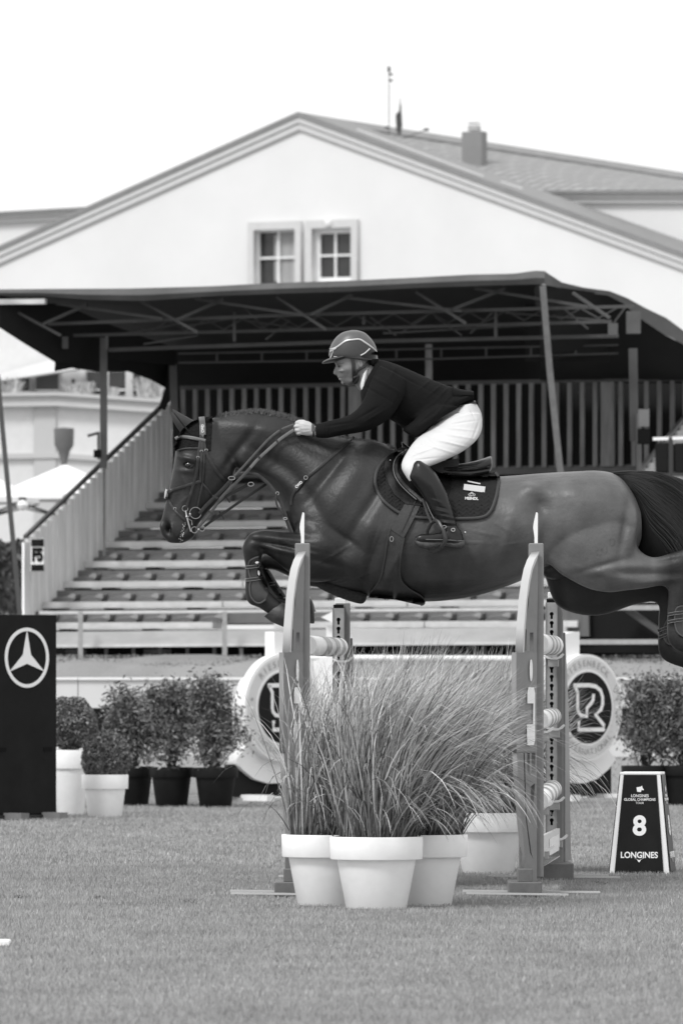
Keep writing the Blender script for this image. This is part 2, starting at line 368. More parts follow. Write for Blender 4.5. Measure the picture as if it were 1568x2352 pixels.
# main roof behind at right, eaves cornice and walls
tile = mat('roof_tile', .27, .75, var=.12, vscale=2)
nt = tile.node_tree; bt = nt.nodes.new('ShaderNodeTexBrick'); bt.inputs['Scale'].default_value = 1; bt.inputs['Brick Width'].default_value = .3; bt.inputs['Row Height'].default_value = .34; bt.inputs['Mortar Size'].default_value = .035
bt.inputs['Color1'].default_value = (.27, .27, .27, 1); bt.inputs['Color2'].default_value = (.31, .31, .31, 1); bt.inputs['Mortar'].default_value = (.15, .15, .15, 1); bt.offset = 0
uvn = nt.nodes.new('ShaderNodeUVMap'); nt.links.new(uvn.outputs[0], bt.inputs['Vector']); nt.links.new(bt.outputs[0], nt.nodes['Principled BSDF'].inputs['Base Color'])
A_, B_, C_, D_ = HP(*hs(775, 288, 9), 9), HP(*hs(1720, 436, 9), 9), HP(*hs(1720, 437, 3.2), 3.2), HP(*hs(1150, 438, 3.2), 3.2)
me = bpy.data.meshes.new('tiled_roof'); N = 24; vs = []; fs = []
for i in range(N + 1):
    for j in range(N + 1):
        s_, t_ = i / N, j / N; vs.append(((A_ * (1 - s_) + B_ * s_) * (1 - t_) + (D_ * (1 - s_) + C_ * s_) * t_)[:])
for i in range(N):
    for j in range(N): fs.append((i * (N + 1) + j, (i + 1) * (N + 1) + j, (i + 1) * (N + 1) + j + 1, i * (N + 1) + j + 1))
me.from_pydata(vs, [], fs); uv = me.uv_layers.new(name='UVMap')
for l in me.loops:
    p = Vector(vs[l.vertex_index]); uv.data[l.index].uv = (p.dot(hr), (p.z) * 2.4 + 0 * p.y)
link('tiled_roof', me, tile, house)
mb = MB(); mb.tube([A_ + UP * .04, B_ + UP * .04], .13, 8); mb.build('ridge', M['cornice_dark'], house)
def band(name, pts, b, m, th=.25):
    mb = MB(); mb.poly([HP(*hs(u, v, b), b) for u, v in pts], hb * th); return mb.build(name, m, house)
band('gutter', [(1232, 436), (1700, 436), (1700, 443), (1238, 443)], 3.0, M['cornice_dark'])
band('eaves_cornice', [(1240, 443), (1700, 443), (1700, 453), (1262, 453)], 3.1, M['surround'])
band('eaves_cornice', [(1262, 453), (1700, 453), (1700, 456), (1268, 456)], 3.12, M['cornice'])
band('eaves_cornice', [(1268, 456), (1700, 456), (1700, 465), (1290, 465)], 3.16, M['surround'])
band('side_wall', [(1200, 465), (1700, 465), (1700, 800), (1200, 800)], 3.3, M['plaster'])
band('gutter', [(-120, 492), (216, 473), (222, 479), (-120, 498)], 3.0, M['cornice_dark'])
band('eaves_cornice', [(-120, 498), (222, 479), (170, 492), (-120, 506)], 3.1, M['surround'])
band('eaves_cornice', [(-120, 506), (200, 489), (170, 502), (-120, 516)], 3.16, M['cornice'])
band('side_wall', [(-120, 516), (260, 496), (260, 800), (-120, 800)], 3.3, M['plaster'])
for (p, q) in (((820, 300), (1110, 410)), ((1150, 420), (1200, 438))):
    mb = MB(); mb.bar(HP(*hs(p[0], p[1] - 4, -.1), -.1), HP(*hs(q[0], q[1] - 6, -.1), -.1), .03, .035); mb.build('flashing', M['surround'], house)
# chimney
c0 = HP(*hs(1089, 345, 6), 6); s6 = F / c0.y
ch = MB(); ch.box(c0 + UP * -.05, (52 / s6 * .98, 52 / s6 * .6, 96 / s6), hr, hb); cho = ch.build('chimney', M['cornice_dark'], house, bevel=.01)
mb = MB(); mb.box(c0 + UP * (.05 + 46 / s6), (24 / s6, 20 / s6, 12 / s6), hr, hb); mb.box(c0 + UP * (.05 + 58 / s6), (26 / s6, 26 / s6, 1.5 / s6), hr, hb)
for a in (-9, 9): mb.bar(c0 + hr * (a / s6) + UP * (.05 + 50 / s6), c0 + hr * (a / s6) + UP * (.05 + 58 / s6), .01)
mb.build('chimney_cap', M['alu'], cho)
# aerial mast and satellite dish on the roof
D6 = HP(*hs(893, 312, 4), 4).y
an = thing('aerial_mast', W(893, 312, D6), 'thin aerial mast with small antenna heads standing on the house roof', 'antenna')
mb = MB(); mb.bar(W(893, 312, D6), W(893, 156, D6), .022); mb.build('mast', M['truss'], an)
for (u, v, l, hh_) in ((893, 158, 7, .12), (897, 170, 10, .05), (898, 184, 8, .05), (888, 292, 9, .05)):
    mb = MB(); mb.box(W(u, v, D6), (l / 100, .05, hh_)); mb.build('antenna_head', M['black_knob'], an)
ds = thing('satellite_dish', W(918, 312, D6), 'small satellite dish seen edge-on with its feed arm, beside the aerial mast', 'dish')
mb = MB(); mb.poly([W(908, 262, D6), W(918, 252, D6), W(922, 300, D6), W(918, 310, D6), (W(910, 300, D6))], (0, .05, 0)); mb.build('dish', M['truss'], ds)
mb = MB(); mb.bar(W(925, 318, D6), W(975, 298, D6), .02); mb.box(W(979, 297, D6), (.12, .07, .06)); mb.build('feed_arm', M['truss'], ds)
fl = thing('roof_pennant', W(919, 310, D6 + .3), 'narrow dark furled pennant on a short pole beside the satellite dish', 'flag')
mb = MB(); mb.bar(W(919, 310, D6 + .3), W(919, 224, D6 + .3), .015); mb.build('pole', M['truss'], fl)
mb = MB(); mb.poly([W(918, 228, D6 + .3), W(921, 240, D6 + .3), W(924, 290, D6 + .3), W(918, 300, D6 + .3), W(915, 270, D6 + .3)], (0, .03, 0)); mb.build('cloth', M['canvas'], fl)
# ------------------------------------------------------------------ terrace building at the left
TD = 118.0
tb = thing('terrace_building', W(150, 1300, TD), 'pale terrace building with moulded parapet and glazed upper front, behind the grandstand steps', 'building')
def tp(pts, d, m, name, th=.3, parent=None):
    mb = MB(); mb.poly([W(u, v, TD + d) for u, v in pts], (0, th, 0)); return mb.build(name, m, parent or tb)
tp([(-300, 760), (460, 760), (460, 915), (-300, 915)], 1.2, M['terrace'], 'upper_wall')
tp([(-300, 905), (140, 905), (460, 930), (460, 1420), (-300, 1420)], 0, M['terrace'], 'wall')
for (y0, y1, d, mm_) in ((900, 908, -.25, 'pilaster'), (908, 922, -.15, 'surround'), (922, 932, -.2, 'cornice'), (1040, 1052, -.08, 'pilaster')):
    mb = MB(); e = .0 if y0 < 1000 else 0
    mb.poly([W(-300, y0 + 6, TD + d), W(130, y0, TD + d), W(460, y0 + 22, TD + d), W(460, y1 + 22, TD + d), W(130, y1, TD + d), W(-300, y1 + 6, TD + d)], (0, .3, 0)); mb.build('cornice', M[mm_], tb)
tp([(78, 935), (128, 930), (128, 1250), (78, 1250)], -.05, M['pilaster'], 'pilaster', .04)
for (x0, x1, y0, y1, mm_) in ((30, 68, 862, 905, 'glass'), (82, 134, 856, 905, 'far_dark'), (200, 232, 853, 905, 'glass'), (250, 288, 853, 905, 'glass'), (306, 345, 853, 905, 'glass'), (-40, 14, 862, 905, 'glass')):
    w_ = tp([(x0 - 4, y0 - 4), (x1 + 4, y0 - 4), (x1 + 4, y1 + 2), (x0 - 4, y1 + 2)], 1.1, M['surround'], 'window', .08)
    w_['label'] = 'upper floor window opening of the terrace front'
    tp([(x0, y0), (x1, y0), (x1, y1), (x0, y1)], 1.07, M[mm_], 'pane', .02, w_)
    tp([(x0, (y0 + y1) / 2 + 14), (x1, (y0 + y1) / 2 + 14), (x1, (y0 + y1) / 2 + 18), (x0, (y0 + y1) / 2 + 18)], 1.03, M['white'], 'frame', .02, w_)
tp([(164, 870), (172, 870), (172, 903), (164, 903)], 1.0, M['far_dark'], 'wall_fitting', .05)
tp([(-60, 884), (40, 868), (182, 846), (190, 830), (150, 815), (0, 858), (-60, 872)], .4, M['parasol'], 'awning', .6)
tp([(288, 850), (305, 850), (305, 912), (288, 912)], .9, M['surround'], 'column', .1)
tp([(0, 1310), (20, 1310), (20, 1375), (0, 1375)], -.1, M['far_dark'], 'doorway', .05)
# feathery planter grasses on the terrace
for i, (u, wd, h) in enumerate(((28, 40, 42), (170, 26, 30), (197, 30, 34), (258, 26, 22), (335, 44, 46), (362, 30, 36))):
    t = thing('terrace_grass', W(u, 915, TD + .5), ['pale feathery grass at the left edge of the terrace', 'pale feathery grass left of the canopy post', 'pale feathery grass beside the canopy post on the terrace', 'small pale grass below the terrace window', 'largest pale feathery grass near the canopy corner', 'pale feathery grass tucked behind the canopy side'][i], 'plant', 'pale grasses planted along the terrace')
    P = []
    for k in range(170):
        x = u + random.gauss(0, wd * .16); x2 = x + random.gauss(0, wd * .3); hh = h * random.uniform(.5, 1.1)
        a = W(x, 912, TD + .5 + random.uniform(-.3, .3)); c = W(x2, 912 - hh, a.y); wv = Vector((.018, 0, 0))
        P.append([a - wv, a + wv, c + wv * .5, c - wv * .5])
    quads('foliage', np.array(P, np.float32), rng.uniform(.22, .5, len(P)), M['leafv'], t)
# wall lantern shaped fitting, cctv box
sp = thing('hanging_lantern', W(147, 1050, 112), 'grey conical lantern hanging in front of the terrace wall', 'lantern')
mb = MB(); mb.lathe(W(147, 1050, 112), [(.02, -.28), (.05, -.1), (.1, .1), (.16, .2), (.17, .48), (.001, .5)], 16); mb.build('shade', M['riser'], sp, True)
mb = MB(); mb.bar(W(147, 990, 112), W(147, 1100, 112), .03); mb.build('rod', M['riser'], sp)
# parasols under the terrace
for i, (u, v, wd) in enumerate(((150, 1066, 330), (-60, 1072, 300))):
    D = 105 - i * 3; s_ = F / D
    t = thing('parasol', (W(u, v, D).x, D, 1.42), ['large white parasol left of the grandstand steps', 'second white parasol cut by the left edge'][i], 'parasol', 'white parasols in front of the terrace')
    c = W(u, v, D); mb = MB(); r_ = wd / 2 / s_; hgt = 72 / s_
    n = 8; top = c; ring = [c + Vector((r_ * math.cos(2 * math.pi * j / n), r_ * math.sin(2 * math.pi * j / n), -hgt)) for j in range(n)]
    low = [p + UP * -.08 for p in ring]
    mb.add([top] + ring + low, [(0, j + 1, (j + 1) % n + 1) for j in range(n)] + [(j + 1, j + 1 + n, (j + 1) % n + 1 + n, (j + 1) % n + 1) for j in range(n)]); mb.build('canopy', M['parasol'], t)
    mb = MB(); mb.bar(c, Vector((c.x, c.y, 1.44)), .05); mb.build('pole', M['riser'], t)
    mb = MB()
    for j in range(n): mb.bar(ring[j] + UP * -.09, Vector((c.x, c.y, c.z - hgt - .35)), .025)
    mb.build('rib', M['far_dark'], t)
hd = thing('clipped_hedge', W(20, 1410, 88), 'dark clipped hedge at the left edge behind the sloping pole', 'hedge')
C = np.stack([rng.uniform(W(-150, 0, 88).x, W(50, 0, 88).x, 9000), rng.uniform(87.4, 88.6, 9000), rng.uniform(1.4, W(0, 1238, 88).z, 9000)], 1)
C[:, 2] += .06 * np.sin(C[:, 0] * 9); quads('foliage', leaves(C, .05, rng).astype(np.float32), rng.uniform(.03, .12, len(C)), M['leafv'], hd)
mb = MB(); mb.box(((W(-150, 0, 88).x + W(46, 0, 88).x) / 2, 88, (1.4 + W(0, 1248, 88).z) / 2), (W(46, 0, 88).x - W(-150, 0, 88).x, 1.0, W(0, 1248, 88).z - 1.4)); mb.build('trunk_mass', M['bark'], hd)
# ------------------------------------------------------------------ grandstand
TG = R(22); gr = Vector((math.cos(TG), -math.sin(TG), 0)); gb = Vector((math.sin(TG), math.cos(TG), 0))
GO = W(55, 1570, 78); GO.z = 0
def gs(u, v, b):
    d = W(u, v, 1) - Vector((0, 0, HC)); P0 = GO + gb * b
    t = (P0 - Vector((0, 0, HC))).dot(gb) / d.dot(gb); X = Vector((0, 0, HC)) + d * t - GO
    return X.dot(gr), X.z
def GP(a, h, b): return GO + gr * a + UP * h + gb * b
def G(u, v, b): return GP(*gs(u, v, b), b)
st = thing('grandstand', GO, 'open tiered grandstand with rows of bench boards rising behind the ring fence', 'grandstand')
RB, RH, H0 = .60, .248, 1.78; AW = 6.9
NROW = 7
plank_me = None; seat_me = None; br_me = None
def inst(name, me_holder, mk, loc, parent, m, rz=-TG):
    if me_holder[0] is None:
        mb = mk(); me = bpy.data.meshes.new(name); me.from_pydata(mb.v, [], mb.f); me.materials.append(m); me_holder[0] = me
    o = bpy.data.objects.new(name, me_holder[0]); COL.objects.link(o); o.parent = parent; o.location = Vector(loc) - wloc(parent); o.rotation_euler = (0, 0, rz); return o
Hseat, Hlit, Hbr, Hplk = [None], [None], [None], [None]
def mkseat():
    m_ = MB(); m_.add([(-.15, .02, 0), (.13, .02, 0), (.13, .2, .02), (-.15, .2, .02), (-.13, 0, .035), (.15, 0, .055), (.15, .17, .095), (-.14, .20, .065)], [(0, 3, 2, 1), (4, 5, 6, 7), (0, 1, 5, 4), (1, 2, 6, 5), (2, 3, 7, 6), (3, 0, 4, 7)]); m_.add([(.05, -.004, .05), (.155, -.006, .035), (.155, .02, .085), (.10, .02, .095), (.05, .05, .05), (.155, .05, .035), (.155, .07, .085), (.10, .07, .095)], [(3, 2, 1, 0), (4, 5, 6, 7), (0, 1, 5, 4), (1, 2, 6, 5), (2, 3, 7, 6), (3, 0, 4, 7)]); return m_
def mkbr(): m_ = MB(); m_.box((0, .12, -.045), (.16, .22, .07)); return m_
for i in range(NROW):
    b, h = RB * i, H0 + RH * i
    segs = [(0.02, 2.45), (3.2, AW)] if i == 0 else [(0.02, AW)]
    for (a0, a1) in segs:
        n = max(1, round((a1 - a0) / 2.3)); L = (a1 - a0) / n
        for k in range(n):
            mb = MB(); mb.box(GP(a0 + L * (k + .5), h, b), (L - .012, .28, .075), gr, gb); o = mb.build('bench_board', M['bench'], st, bevel=.004)
        x = a0 + .15
        while x < a1 - .1:
            inst('seat', Hseat, mkseat, GP(x, h + .045, b + .12), st, M['seat'])
            x += .355
    x = .55 + (i % 2) * .3
    while x < AW:
        if any(a0 < x < a1 for a0, a1 in segs): inst('bracket', Hbr, mkbr, GP(x, h - .03, b - .05), st, M['dark'])
        x += 1.05
    mb = MB(); mb.box(GP(AW / 2, h - .14, b + .17), (AW, .03, .19), gr, gb); mb.build('riser', M['riser'], st)
    mb = MB(); mb.box(GP(AW / 2, h + .04 , b + .36), (AW, .26, .03), gr, gb); mb.build('walkway', M['riser'], st)
    mb = MB(); mb.box(GP(AW / 2, h + .10, b + .30), (AW, .02, .15), gr, gb); mb.build('backboard', M['riser'], st)
# front fascia, lower walkway edge, dark sheet as the shade below
A0 = gs(40, 1450, -.3)[0]
mb = MB(); mb.poly([G(95, 1452, -.3), G(1300, 1440, -.3), G(1300, 1474, -.3), G(95, 1481, -.3)], gb * .04); mb.build('fascia', M['fascia'], st)
mb = MB(); mb.poly([G(95, 1481, -.34), G(1300, 1474, -.34), G(1300, 1480, -.34), G(95, 1488, -.34)], gb * .08); mb.build('fascia_rail', M['bench'], st)
mb = MB(); mb.poly([G(90, 1404, -.1), G(1240, 1396, -.1), G(1240, 1402, -.1), G(90, 1411, -.1)], gb * .05); mb.build('front_rail', M['bench'], st)
mb = MB(); mb.poly([G(60, 1485, 1.2), G(1600, 1475, 1.2), G(1600, 1530, 1.2), G(60, 1530, 1.2)], gb * .05); mb.build('under_stand_shade', M['dark'], st)  # dark sheet standing in for the shade beneath the rows
for u in range(120, 1300, 62):
    mb = MB(); mb.bar(G(u, 1484, .2), G(u, 1520, .2), .04); mb.build('support_leg', M['riser'], st)
for (u0, u1) in ((150, 190), (330, 385), (640, 690)):
    mb = MB(); mb.poly([G(u0, 1492, .4), G(u1, 1492, .4), G(u1, 1506, .4), G(u0, 1506, .4)], gb * .1); mb.build('crate_panel', M['riser'], st)
# tall handrail posts in front
for u in (185, 516):
    mb = MB(); mb.bar(G(u, 1405, -.6), G(u, 1560, -.6), .055); mb.build('rail_post', M['track'], st)
# side fences with pickets, stepping up
def sidefence(a, b0, b1, mm='wood'):
    n = int((b1 - b0) / .16)
    f0 = 1
    for k in range(n + 1):
        b = b0 + .16 * k
        top = 2.80 + (b - .15) * (RH / RB) * 1.0 * 1.02; bot = 1.35 if b < .55 else H0 - .25 + RH * (b / RB) - .05
        mb = MB(); mb.box(GP(a, (top + bot) / 2, b), (.03, .148, top - bot), gr, gb); mb.build('picket', M[mm], st)
    mb = MB(); mb.bar(GP(a - .01, 2.86 + (b0 - .15) * RH / RB, b0), GP(a - .01, 2.86 + (b1 + .05 - .15) * RH / RB * 1.02, b1 + .05), .04, .045); mb.build('top_rail', M['post'], st)
sidefence(0, .05, 4.25)
sidefence(6.95, .6, 4.9, 'wood_shade')
# seat block sign F5
f5 = plate('block_sign', [[(-.085, -.19), (.085, -.19), (.085, .19), (-.085, .19)]], .01, frame(G(86, 1275, -.05), gr, UP), M['white'], st)
frs = frame(G(86, 1275, -.062), gr, UP)
plate('sign_band', [[(-.08, .10), (.08, .10), (.08, .185), (-.08, .185)]], .004, frs, M['black_panel'], f5)
plate('sign_band', [[(-.08, -.185), (.08, -.185), (.08, -.11), (-.08, -.11)]], .004, frs, M['black_panel'], f5)
text('F5', frs @ Matrix.Translation((0, -.004, .002)), .2, M['black_panel'], f5, bold=.013, sx=.72)
# back fence pickets and posts
BB = 4.3
x0 = gs(412, 900, BB)[0]; x1 = x0 + 9.2
ztop, zbot = gs(700, 889, BB)[1], gs(700, 1080, BB)[1]
k = 0; x = x0 + .05
while x < x1:
    wd = .055
    if k in (14, 34): wd = .17
    mb = MB(); mb.box(GP(x, (ztop + zbot) / 2, BB), (wd, .03 if k not in (14, 34) else .05, ztop - zbot), gr, gb); mb.build('fence_post' if wd > .1 else 'back_picket', M['wood_dark'], st)
    x += .162; k += 1
mb = MB(); mb.box(GP((x0 + x1) / 2, ztop + .02, BB + .04), (x1 - x0, .05, .05), gr, gb); mb.build('back_rail', M['post'], st)
mb = MB(); mb.box(GP((x0 + x1) / 2, zbot - .03, BB + .06), (x1 - x0, .05, .10), gr, gb); mb.build('back_rail', M['post'], st)
mb = MB(); mb.box(GP((x0 + x1) / 2, zbot - .2, BB - .05), (x1 - x0, .3, .08), gr, gb); mb.build('back_rail', M['riser'], st)
# ------------------------------------------------------------------ canopy over the stand
cn = thing('canopy', G(600, 1560, 2), 'dark fabric canopy on a steel truss frame stretched over the grandstand', 'canopy')
def sheet(name, grid, m, th=.02):                          # grid rows of points
    mb = MB(); r_, c_ = len(grid), len(grid[0])
    for row in grid:
        for p in row: mb.v.append(tuple(p))
    for i in range(r_ - 1):
        for j in range(c_ - 1): mb.f.append((i * c_ + j, i * c_ + j + 1, (i + 1) * c_ + j + 1, (i + 1) * c_ + j))
    return mb.build(name, m, cn, True, fix=False)
def curve(pts, n):
    out = []
    L = [0]
    for a, b in zip(pts[:-1], pts[1:]): L.append(L[-1] + math.dist(a, b))
    for i in range(n):
        t = L[-1] * i / (n - 1)
        for j in range(len(pts) - 1):
            if t <= L[j + 1] + 1e-9:
                f = (t - L[j]) / max(1e-9, L[j + 1] - L[j]); out.append(tuple(a + (b - a) * f for a, b in zip(pts[j], pts[j + 1]))); break
        else: out.append(pts[-1])
    return out
top = curve([(-60, 664), (0, 664), (120, 663), (300, 662), (480, 657), (640, 649), (800, 644), (950, 637), (1080, 630), (1180, 628), (1235, 620), (1250, 622)], 60)
bot = curve([(-60, 676), (0, 678), (90, 679), (200, 688), (330, 691), (480, 680), (640, 674), (800, 669), (950, 661), (1100, 656), (1250, 652)], 60)
wv = lambda j, r: .02 * math.sin(j * .9 + r) + .015 * math.sin(j * 2.3)
sheet('front_valance', [[G(*p, -.35 + wv(j, 0)) for j, p in enumerate(top)], [G((p[0] + q[0]) / 2, (p[1] + q[1]) / 2 + 1, -.42 + wv(j, 1)) for j, (p, q) in enumerate(zip(top, bot))], [G(*q, -.35 + wv(j, 2)) for j, q in enumerate(bot)]], M['canvas'])
# roof skin (underside seen): from front edge back and down
back = [(p[0] * .86 + 160, 800 + (p[0] - 600) * -.004) for p in top]
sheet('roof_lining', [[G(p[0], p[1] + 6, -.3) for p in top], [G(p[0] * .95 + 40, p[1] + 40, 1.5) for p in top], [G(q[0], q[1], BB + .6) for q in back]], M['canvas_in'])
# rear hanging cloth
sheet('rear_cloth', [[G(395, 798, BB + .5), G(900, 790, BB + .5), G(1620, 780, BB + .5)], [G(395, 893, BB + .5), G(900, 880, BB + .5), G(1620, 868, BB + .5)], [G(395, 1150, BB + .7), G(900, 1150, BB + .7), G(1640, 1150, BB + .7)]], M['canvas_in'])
# left hanging side cloth
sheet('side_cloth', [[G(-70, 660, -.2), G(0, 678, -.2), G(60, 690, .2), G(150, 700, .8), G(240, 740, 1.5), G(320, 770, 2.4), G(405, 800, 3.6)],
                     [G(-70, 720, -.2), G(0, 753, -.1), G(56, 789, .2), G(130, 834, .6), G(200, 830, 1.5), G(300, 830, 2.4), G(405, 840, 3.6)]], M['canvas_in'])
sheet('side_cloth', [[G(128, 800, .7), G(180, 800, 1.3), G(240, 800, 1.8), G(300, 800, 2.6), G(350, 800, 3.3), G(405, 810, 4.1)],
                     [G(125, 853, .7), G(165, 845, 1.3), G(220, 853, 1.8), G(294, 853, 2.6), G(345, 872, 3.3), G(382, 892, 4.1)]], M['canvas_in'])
mb = MB(); mb.bar(G(372, 940, 3.9), G(392, 880, 3.9), .09); mb.bar(G(392, 880, 3.9), G(395, 800, 3.9), .09); mb.build('side_tie', M['canvas_in'], cn)
# right end of the canopy: drooping skin
sheet('end_skin', [[G(1250, 622, -.3), G(1262, 630, .2), G(1290, 648, .8), G(1340, 660, 1.4), G(1400, 668, 1.6), G(1440, 684, 1.7), G(1480, 706, 1.8), G(1530, 730, 1.9), G(1568, 758, 2.0), G(1640, 800, 2.0)],
                   [G(1250, 655, -.3), G(1262, 656, .2), G(1290, 662, .8), G(1340, 672, 1.4), G(1395, 678, 1.6), G(1430, 696, 1.7), G(1468, 730, 1.8), G(1520, 765, 1.9), G(1568, 790, 2.0), G(1640, 850, 2.0)]], M['canvas'])
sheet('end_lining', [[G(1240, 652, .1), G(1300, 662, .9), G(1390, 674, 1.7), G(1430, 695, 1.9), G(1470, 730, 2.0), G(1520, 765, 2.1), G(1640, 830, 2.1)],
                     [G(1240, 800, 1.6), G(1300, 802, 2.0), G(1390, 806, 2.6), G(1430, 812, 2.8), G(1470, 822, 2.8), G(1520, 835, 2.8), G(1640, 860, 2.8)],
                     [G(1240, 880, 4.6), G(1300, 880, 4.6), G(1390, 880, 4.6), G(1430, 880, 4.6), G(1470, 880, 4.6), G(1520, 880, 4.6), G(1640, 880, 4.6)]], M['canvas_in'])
# truss members (each chord is a part)
def tr(pts, b, w=.05, name='truss_chord', m='truss'):
    mb = MB()
    for p, q in zip(pts[:-1], pts[1:]): mb.bar(G(p[0], p[1], b if len(p) < 3 else p[2]), G(q[0], q[1], b if len(q) < 3 else q[2]), w * (.72 if name.startswith('truss') else 1))
    mb.build(name, M[m], cn)
tr([(112, 744), (700, 722), (1454, 703)], .3); tr([(170, 770), (784, 755), (1404, 738)], .8); tr([(250, 803), (784, 785), (1419, 771)], 1.1, .06)
tr([(410, 812), (1419, 792)], 2.2, .03); tr([(410, 833), (1000, 824), (1419, 811)], 2.2, .03)
for u in range(498, 1419, 103): tr([(u, 811 - (u - 410) * .02), (u, 832 - (u - 410) * .021)], 2.2, .035, 'truss_strut')
for (p, q) in (((100, 744), (200, 699)), ((10, 700), (140, 770)), ((325, 692), (455, 763)), ((405, 735), (515, 686)), ((635, 681), (750, 757)), ((715, 722), (810, 676)), ((955, 670), (1070, 742)), ((1035, 712), (1160, 662)), ((1315, 672), (1400, 730)),
               ((130, 697), (375, 732)), ((450, 686), (700, 724)), ((800, 684), (1060, 714)), ((1090, 662), (1350, 704))):
    tr([p, q], .1, .045, 'truss_diagonal')
for (p, q) in (((270, 768), (420, 742)), ((330, 790), (455, 770)), ((560, 735), (700, 756)), ((420, 750), (540, 730)), ((665, 735), (610, 780)), ((850, 728), (910, 770)), ((980, 725), (920, 765)), ((1000, 728), (1060, 770)), ((1130, 718), (1080, 765)), ((1290, 705), (1350, 755)), ((1440, 700), (1410, 740)), ((560, 705), (610, 755)), ((1160, 718), (1390, 735)), ((880, 765), (1250, 745))):
    tr([p, q], .9, .025, 'truss_diagonal')
rt_ = random.Random(4)
for k in range(26):
    u_ = 300 + k * 43; up_ = k % 2; tr([(u_, 762 - (u_ - 300) * .03), (u_ + 43, 738 - (u_ - 300) * .03)] if up_ else [(u_, 738 - (u_ - 300) * .03), (u_ + 43, 762 - (u_ - 300) * .03)], 1.0, .016, 'lattice_rod')
for u, v0, v1 in ((538, 716, 784), (1138, 716, 775), (835, 725, 745), (245, 770, 800)): tr([(u, v0), (u, v1)], .5, .05, 'truss_strut')
tr([(-20, 693), (105, 692)], -.2, .06, 'light_bar', 'white'); tr([(150, 773), (150, 800)], .6, .07, 'bracket_box', 'truss')
tr([(1407, 742), (1407, 770)], .7, .11, 'bracket_box', 'post'); tr([(1454, 715), (1454, 766)], .9, .16, 'bracket_box', 'post')
tr([(238, 775), (238, 1075)], 1.4, .085, 'canopy_post', 'post'); tr([(239, 1070), (239, 1278)], 1.35, .03, 'canopy_post', 'post')
sheet('roof_gusset', [[G(1205, 652, 2.4), G(1240, 652, 2.4), G(1300, 664, 2.4), G(1400, 682, 2.4)], [G(1205, 830, 2.6), G(1240, 830, 2.6), G(1300, 830, 2.6), G(1400, 830, 2.6)]], M['canvas_in'])
tr([(1246, 656, -.6), (1262, 850, -.5), (1288, 1100, -.4)], 0, .07, 'leaning_post', 'blue_dark')
tr([(984, 790), (985, 900)], 3, .08, 'canopy_post', 'wood_dark'); tr([(1453, 800), (1456, 1012)], 1.6, .10, 'canopy_post', 'truss')
tr([(397, 835), (400, 950)], 3.6, .09, 'canopy_post', 'post')
tr([(1478, 940), (1478, 980)], 1.0, .12, 'post_box', 'riser'); tr([(1478, 985), (1478, 1020)], .9, .14, 'post_box', 'dark')
tr([(1467, 950), (1467, 1100)], 1.5, .06, 'canopy_post', 'post')
# sloping guy pole at the left edge, camera bracket on the post
gp = thing('guy_pole', G(42, 1412, -.8), 'grey sloping pole leaning across the left edge of the picture', 'pole')
mb = MB(); mb.bar(G(-6, 860, -.8), G(46, 1412, -.8), .055); mb.build('shaft', M['truss'], gp)
cc = thing('post_camera', G(226, 1010, 1.1), 'small dark camera bracket clamped to the left canopy post', 'camera')
mb = MB(); mb.bar(G(226, 992, 1.1), G(226, 1055, 1.1), .03); mb.bar(G(226, 994, 1.1), G(202, 1001, 1.1), .03); mb.build('bracket', M['far_dark'], cc)
mb = MB(); mb.box(G(224, 1042, 1.1), (.09, .08, .09)); mb.build('housing', M['dark'], cc)
# spotlights behind parasol
for i, (u, v) in enumerate(((52, 1160), )):
    l_ = thing('round_lamp', W(u, v, 90), 'small round pale lamp hanging under the parasol', 'lamp')
    mb = MB(); mb.lathe(W(u, v, 90), [(.001, -.08), (.06, -.05), (.08, 0), (.05, .06), (.001, .08)], 14); mb.build('globe', M['white'], l_, True)
    mb = MB(); mb.bar(W(u, v, 90) + UP * .05, W(u, 1142, 90), .1, .06); mb.build('holder', M['far_dark'], l_)
# right hand side: floodlight rig
rg = thing('floodlight_rig', G(1540, 1095, -.5), 'dark floodlight housings under a white bar at the right edge', 'floodlight')
for (a, b_) in ((1502, 1536), (1545, 1600)):
    mb = MB(); mb.poly([G(a, 1018, -.5), G(b_, 1016, -.5), G(b_ + 2, 1086, -.5), G(a + 2, 1088, -.5)], gb * .2); mb.build('housing', M['banner'], rg, bevel=.02)
mb = MB(); mb.bar(G(1500, 1008, -.5), G(1600, 1005, -.5), .035); mb.build('crossbar', M['white'], rg)
mb = MB(); mb.bar(G(1540, 1004, -.5), G(1540, 1095, -.5), .05); mb.bar(G(1500, 1090, -.5), G(1600, 1090, -.5), .04); mb.build('stand', M['black_knob'], rg)
# right under-part of the stand
us = thing('stair_enclosure', G(1400, 1510, -.5), 'dark cloth-sided stair enclosure with pale rails at the right of the stand', 'stand')
mb = MB(); mb.poly([G(1262, 1384, .0), G(1700, 1382, .0), G(1700, 1500, .0), G(1285, 1500, .0)], gb * .05); mb.build('dark_cloth', M['banner'], us)
mb = MB(); mb.poly([G(1270, 1380, -.1), G(1350, 1380, -.1), G(1352, 1462, -.1), G(1272, 1462, -.1)], gb * .05); mb.build('grey_panel', mat('panel_grey', .1, .6, var=.4, vscale=2, stretch=(3, 3, .5)), us)
for v in (1396, 1475):
    mb = MB(); mb.bar(G(1270 if v > 1450 else 1410, v, -.3), G(1700, v - 1, -.3), .05, .055); mb.build('rail', M['track'], us)
mb = MB(); mb.bar(G(1440, 1400, -.2), G(1530, 1462, -.2), .05, .07); mb.build('brace', M['truss'], us)
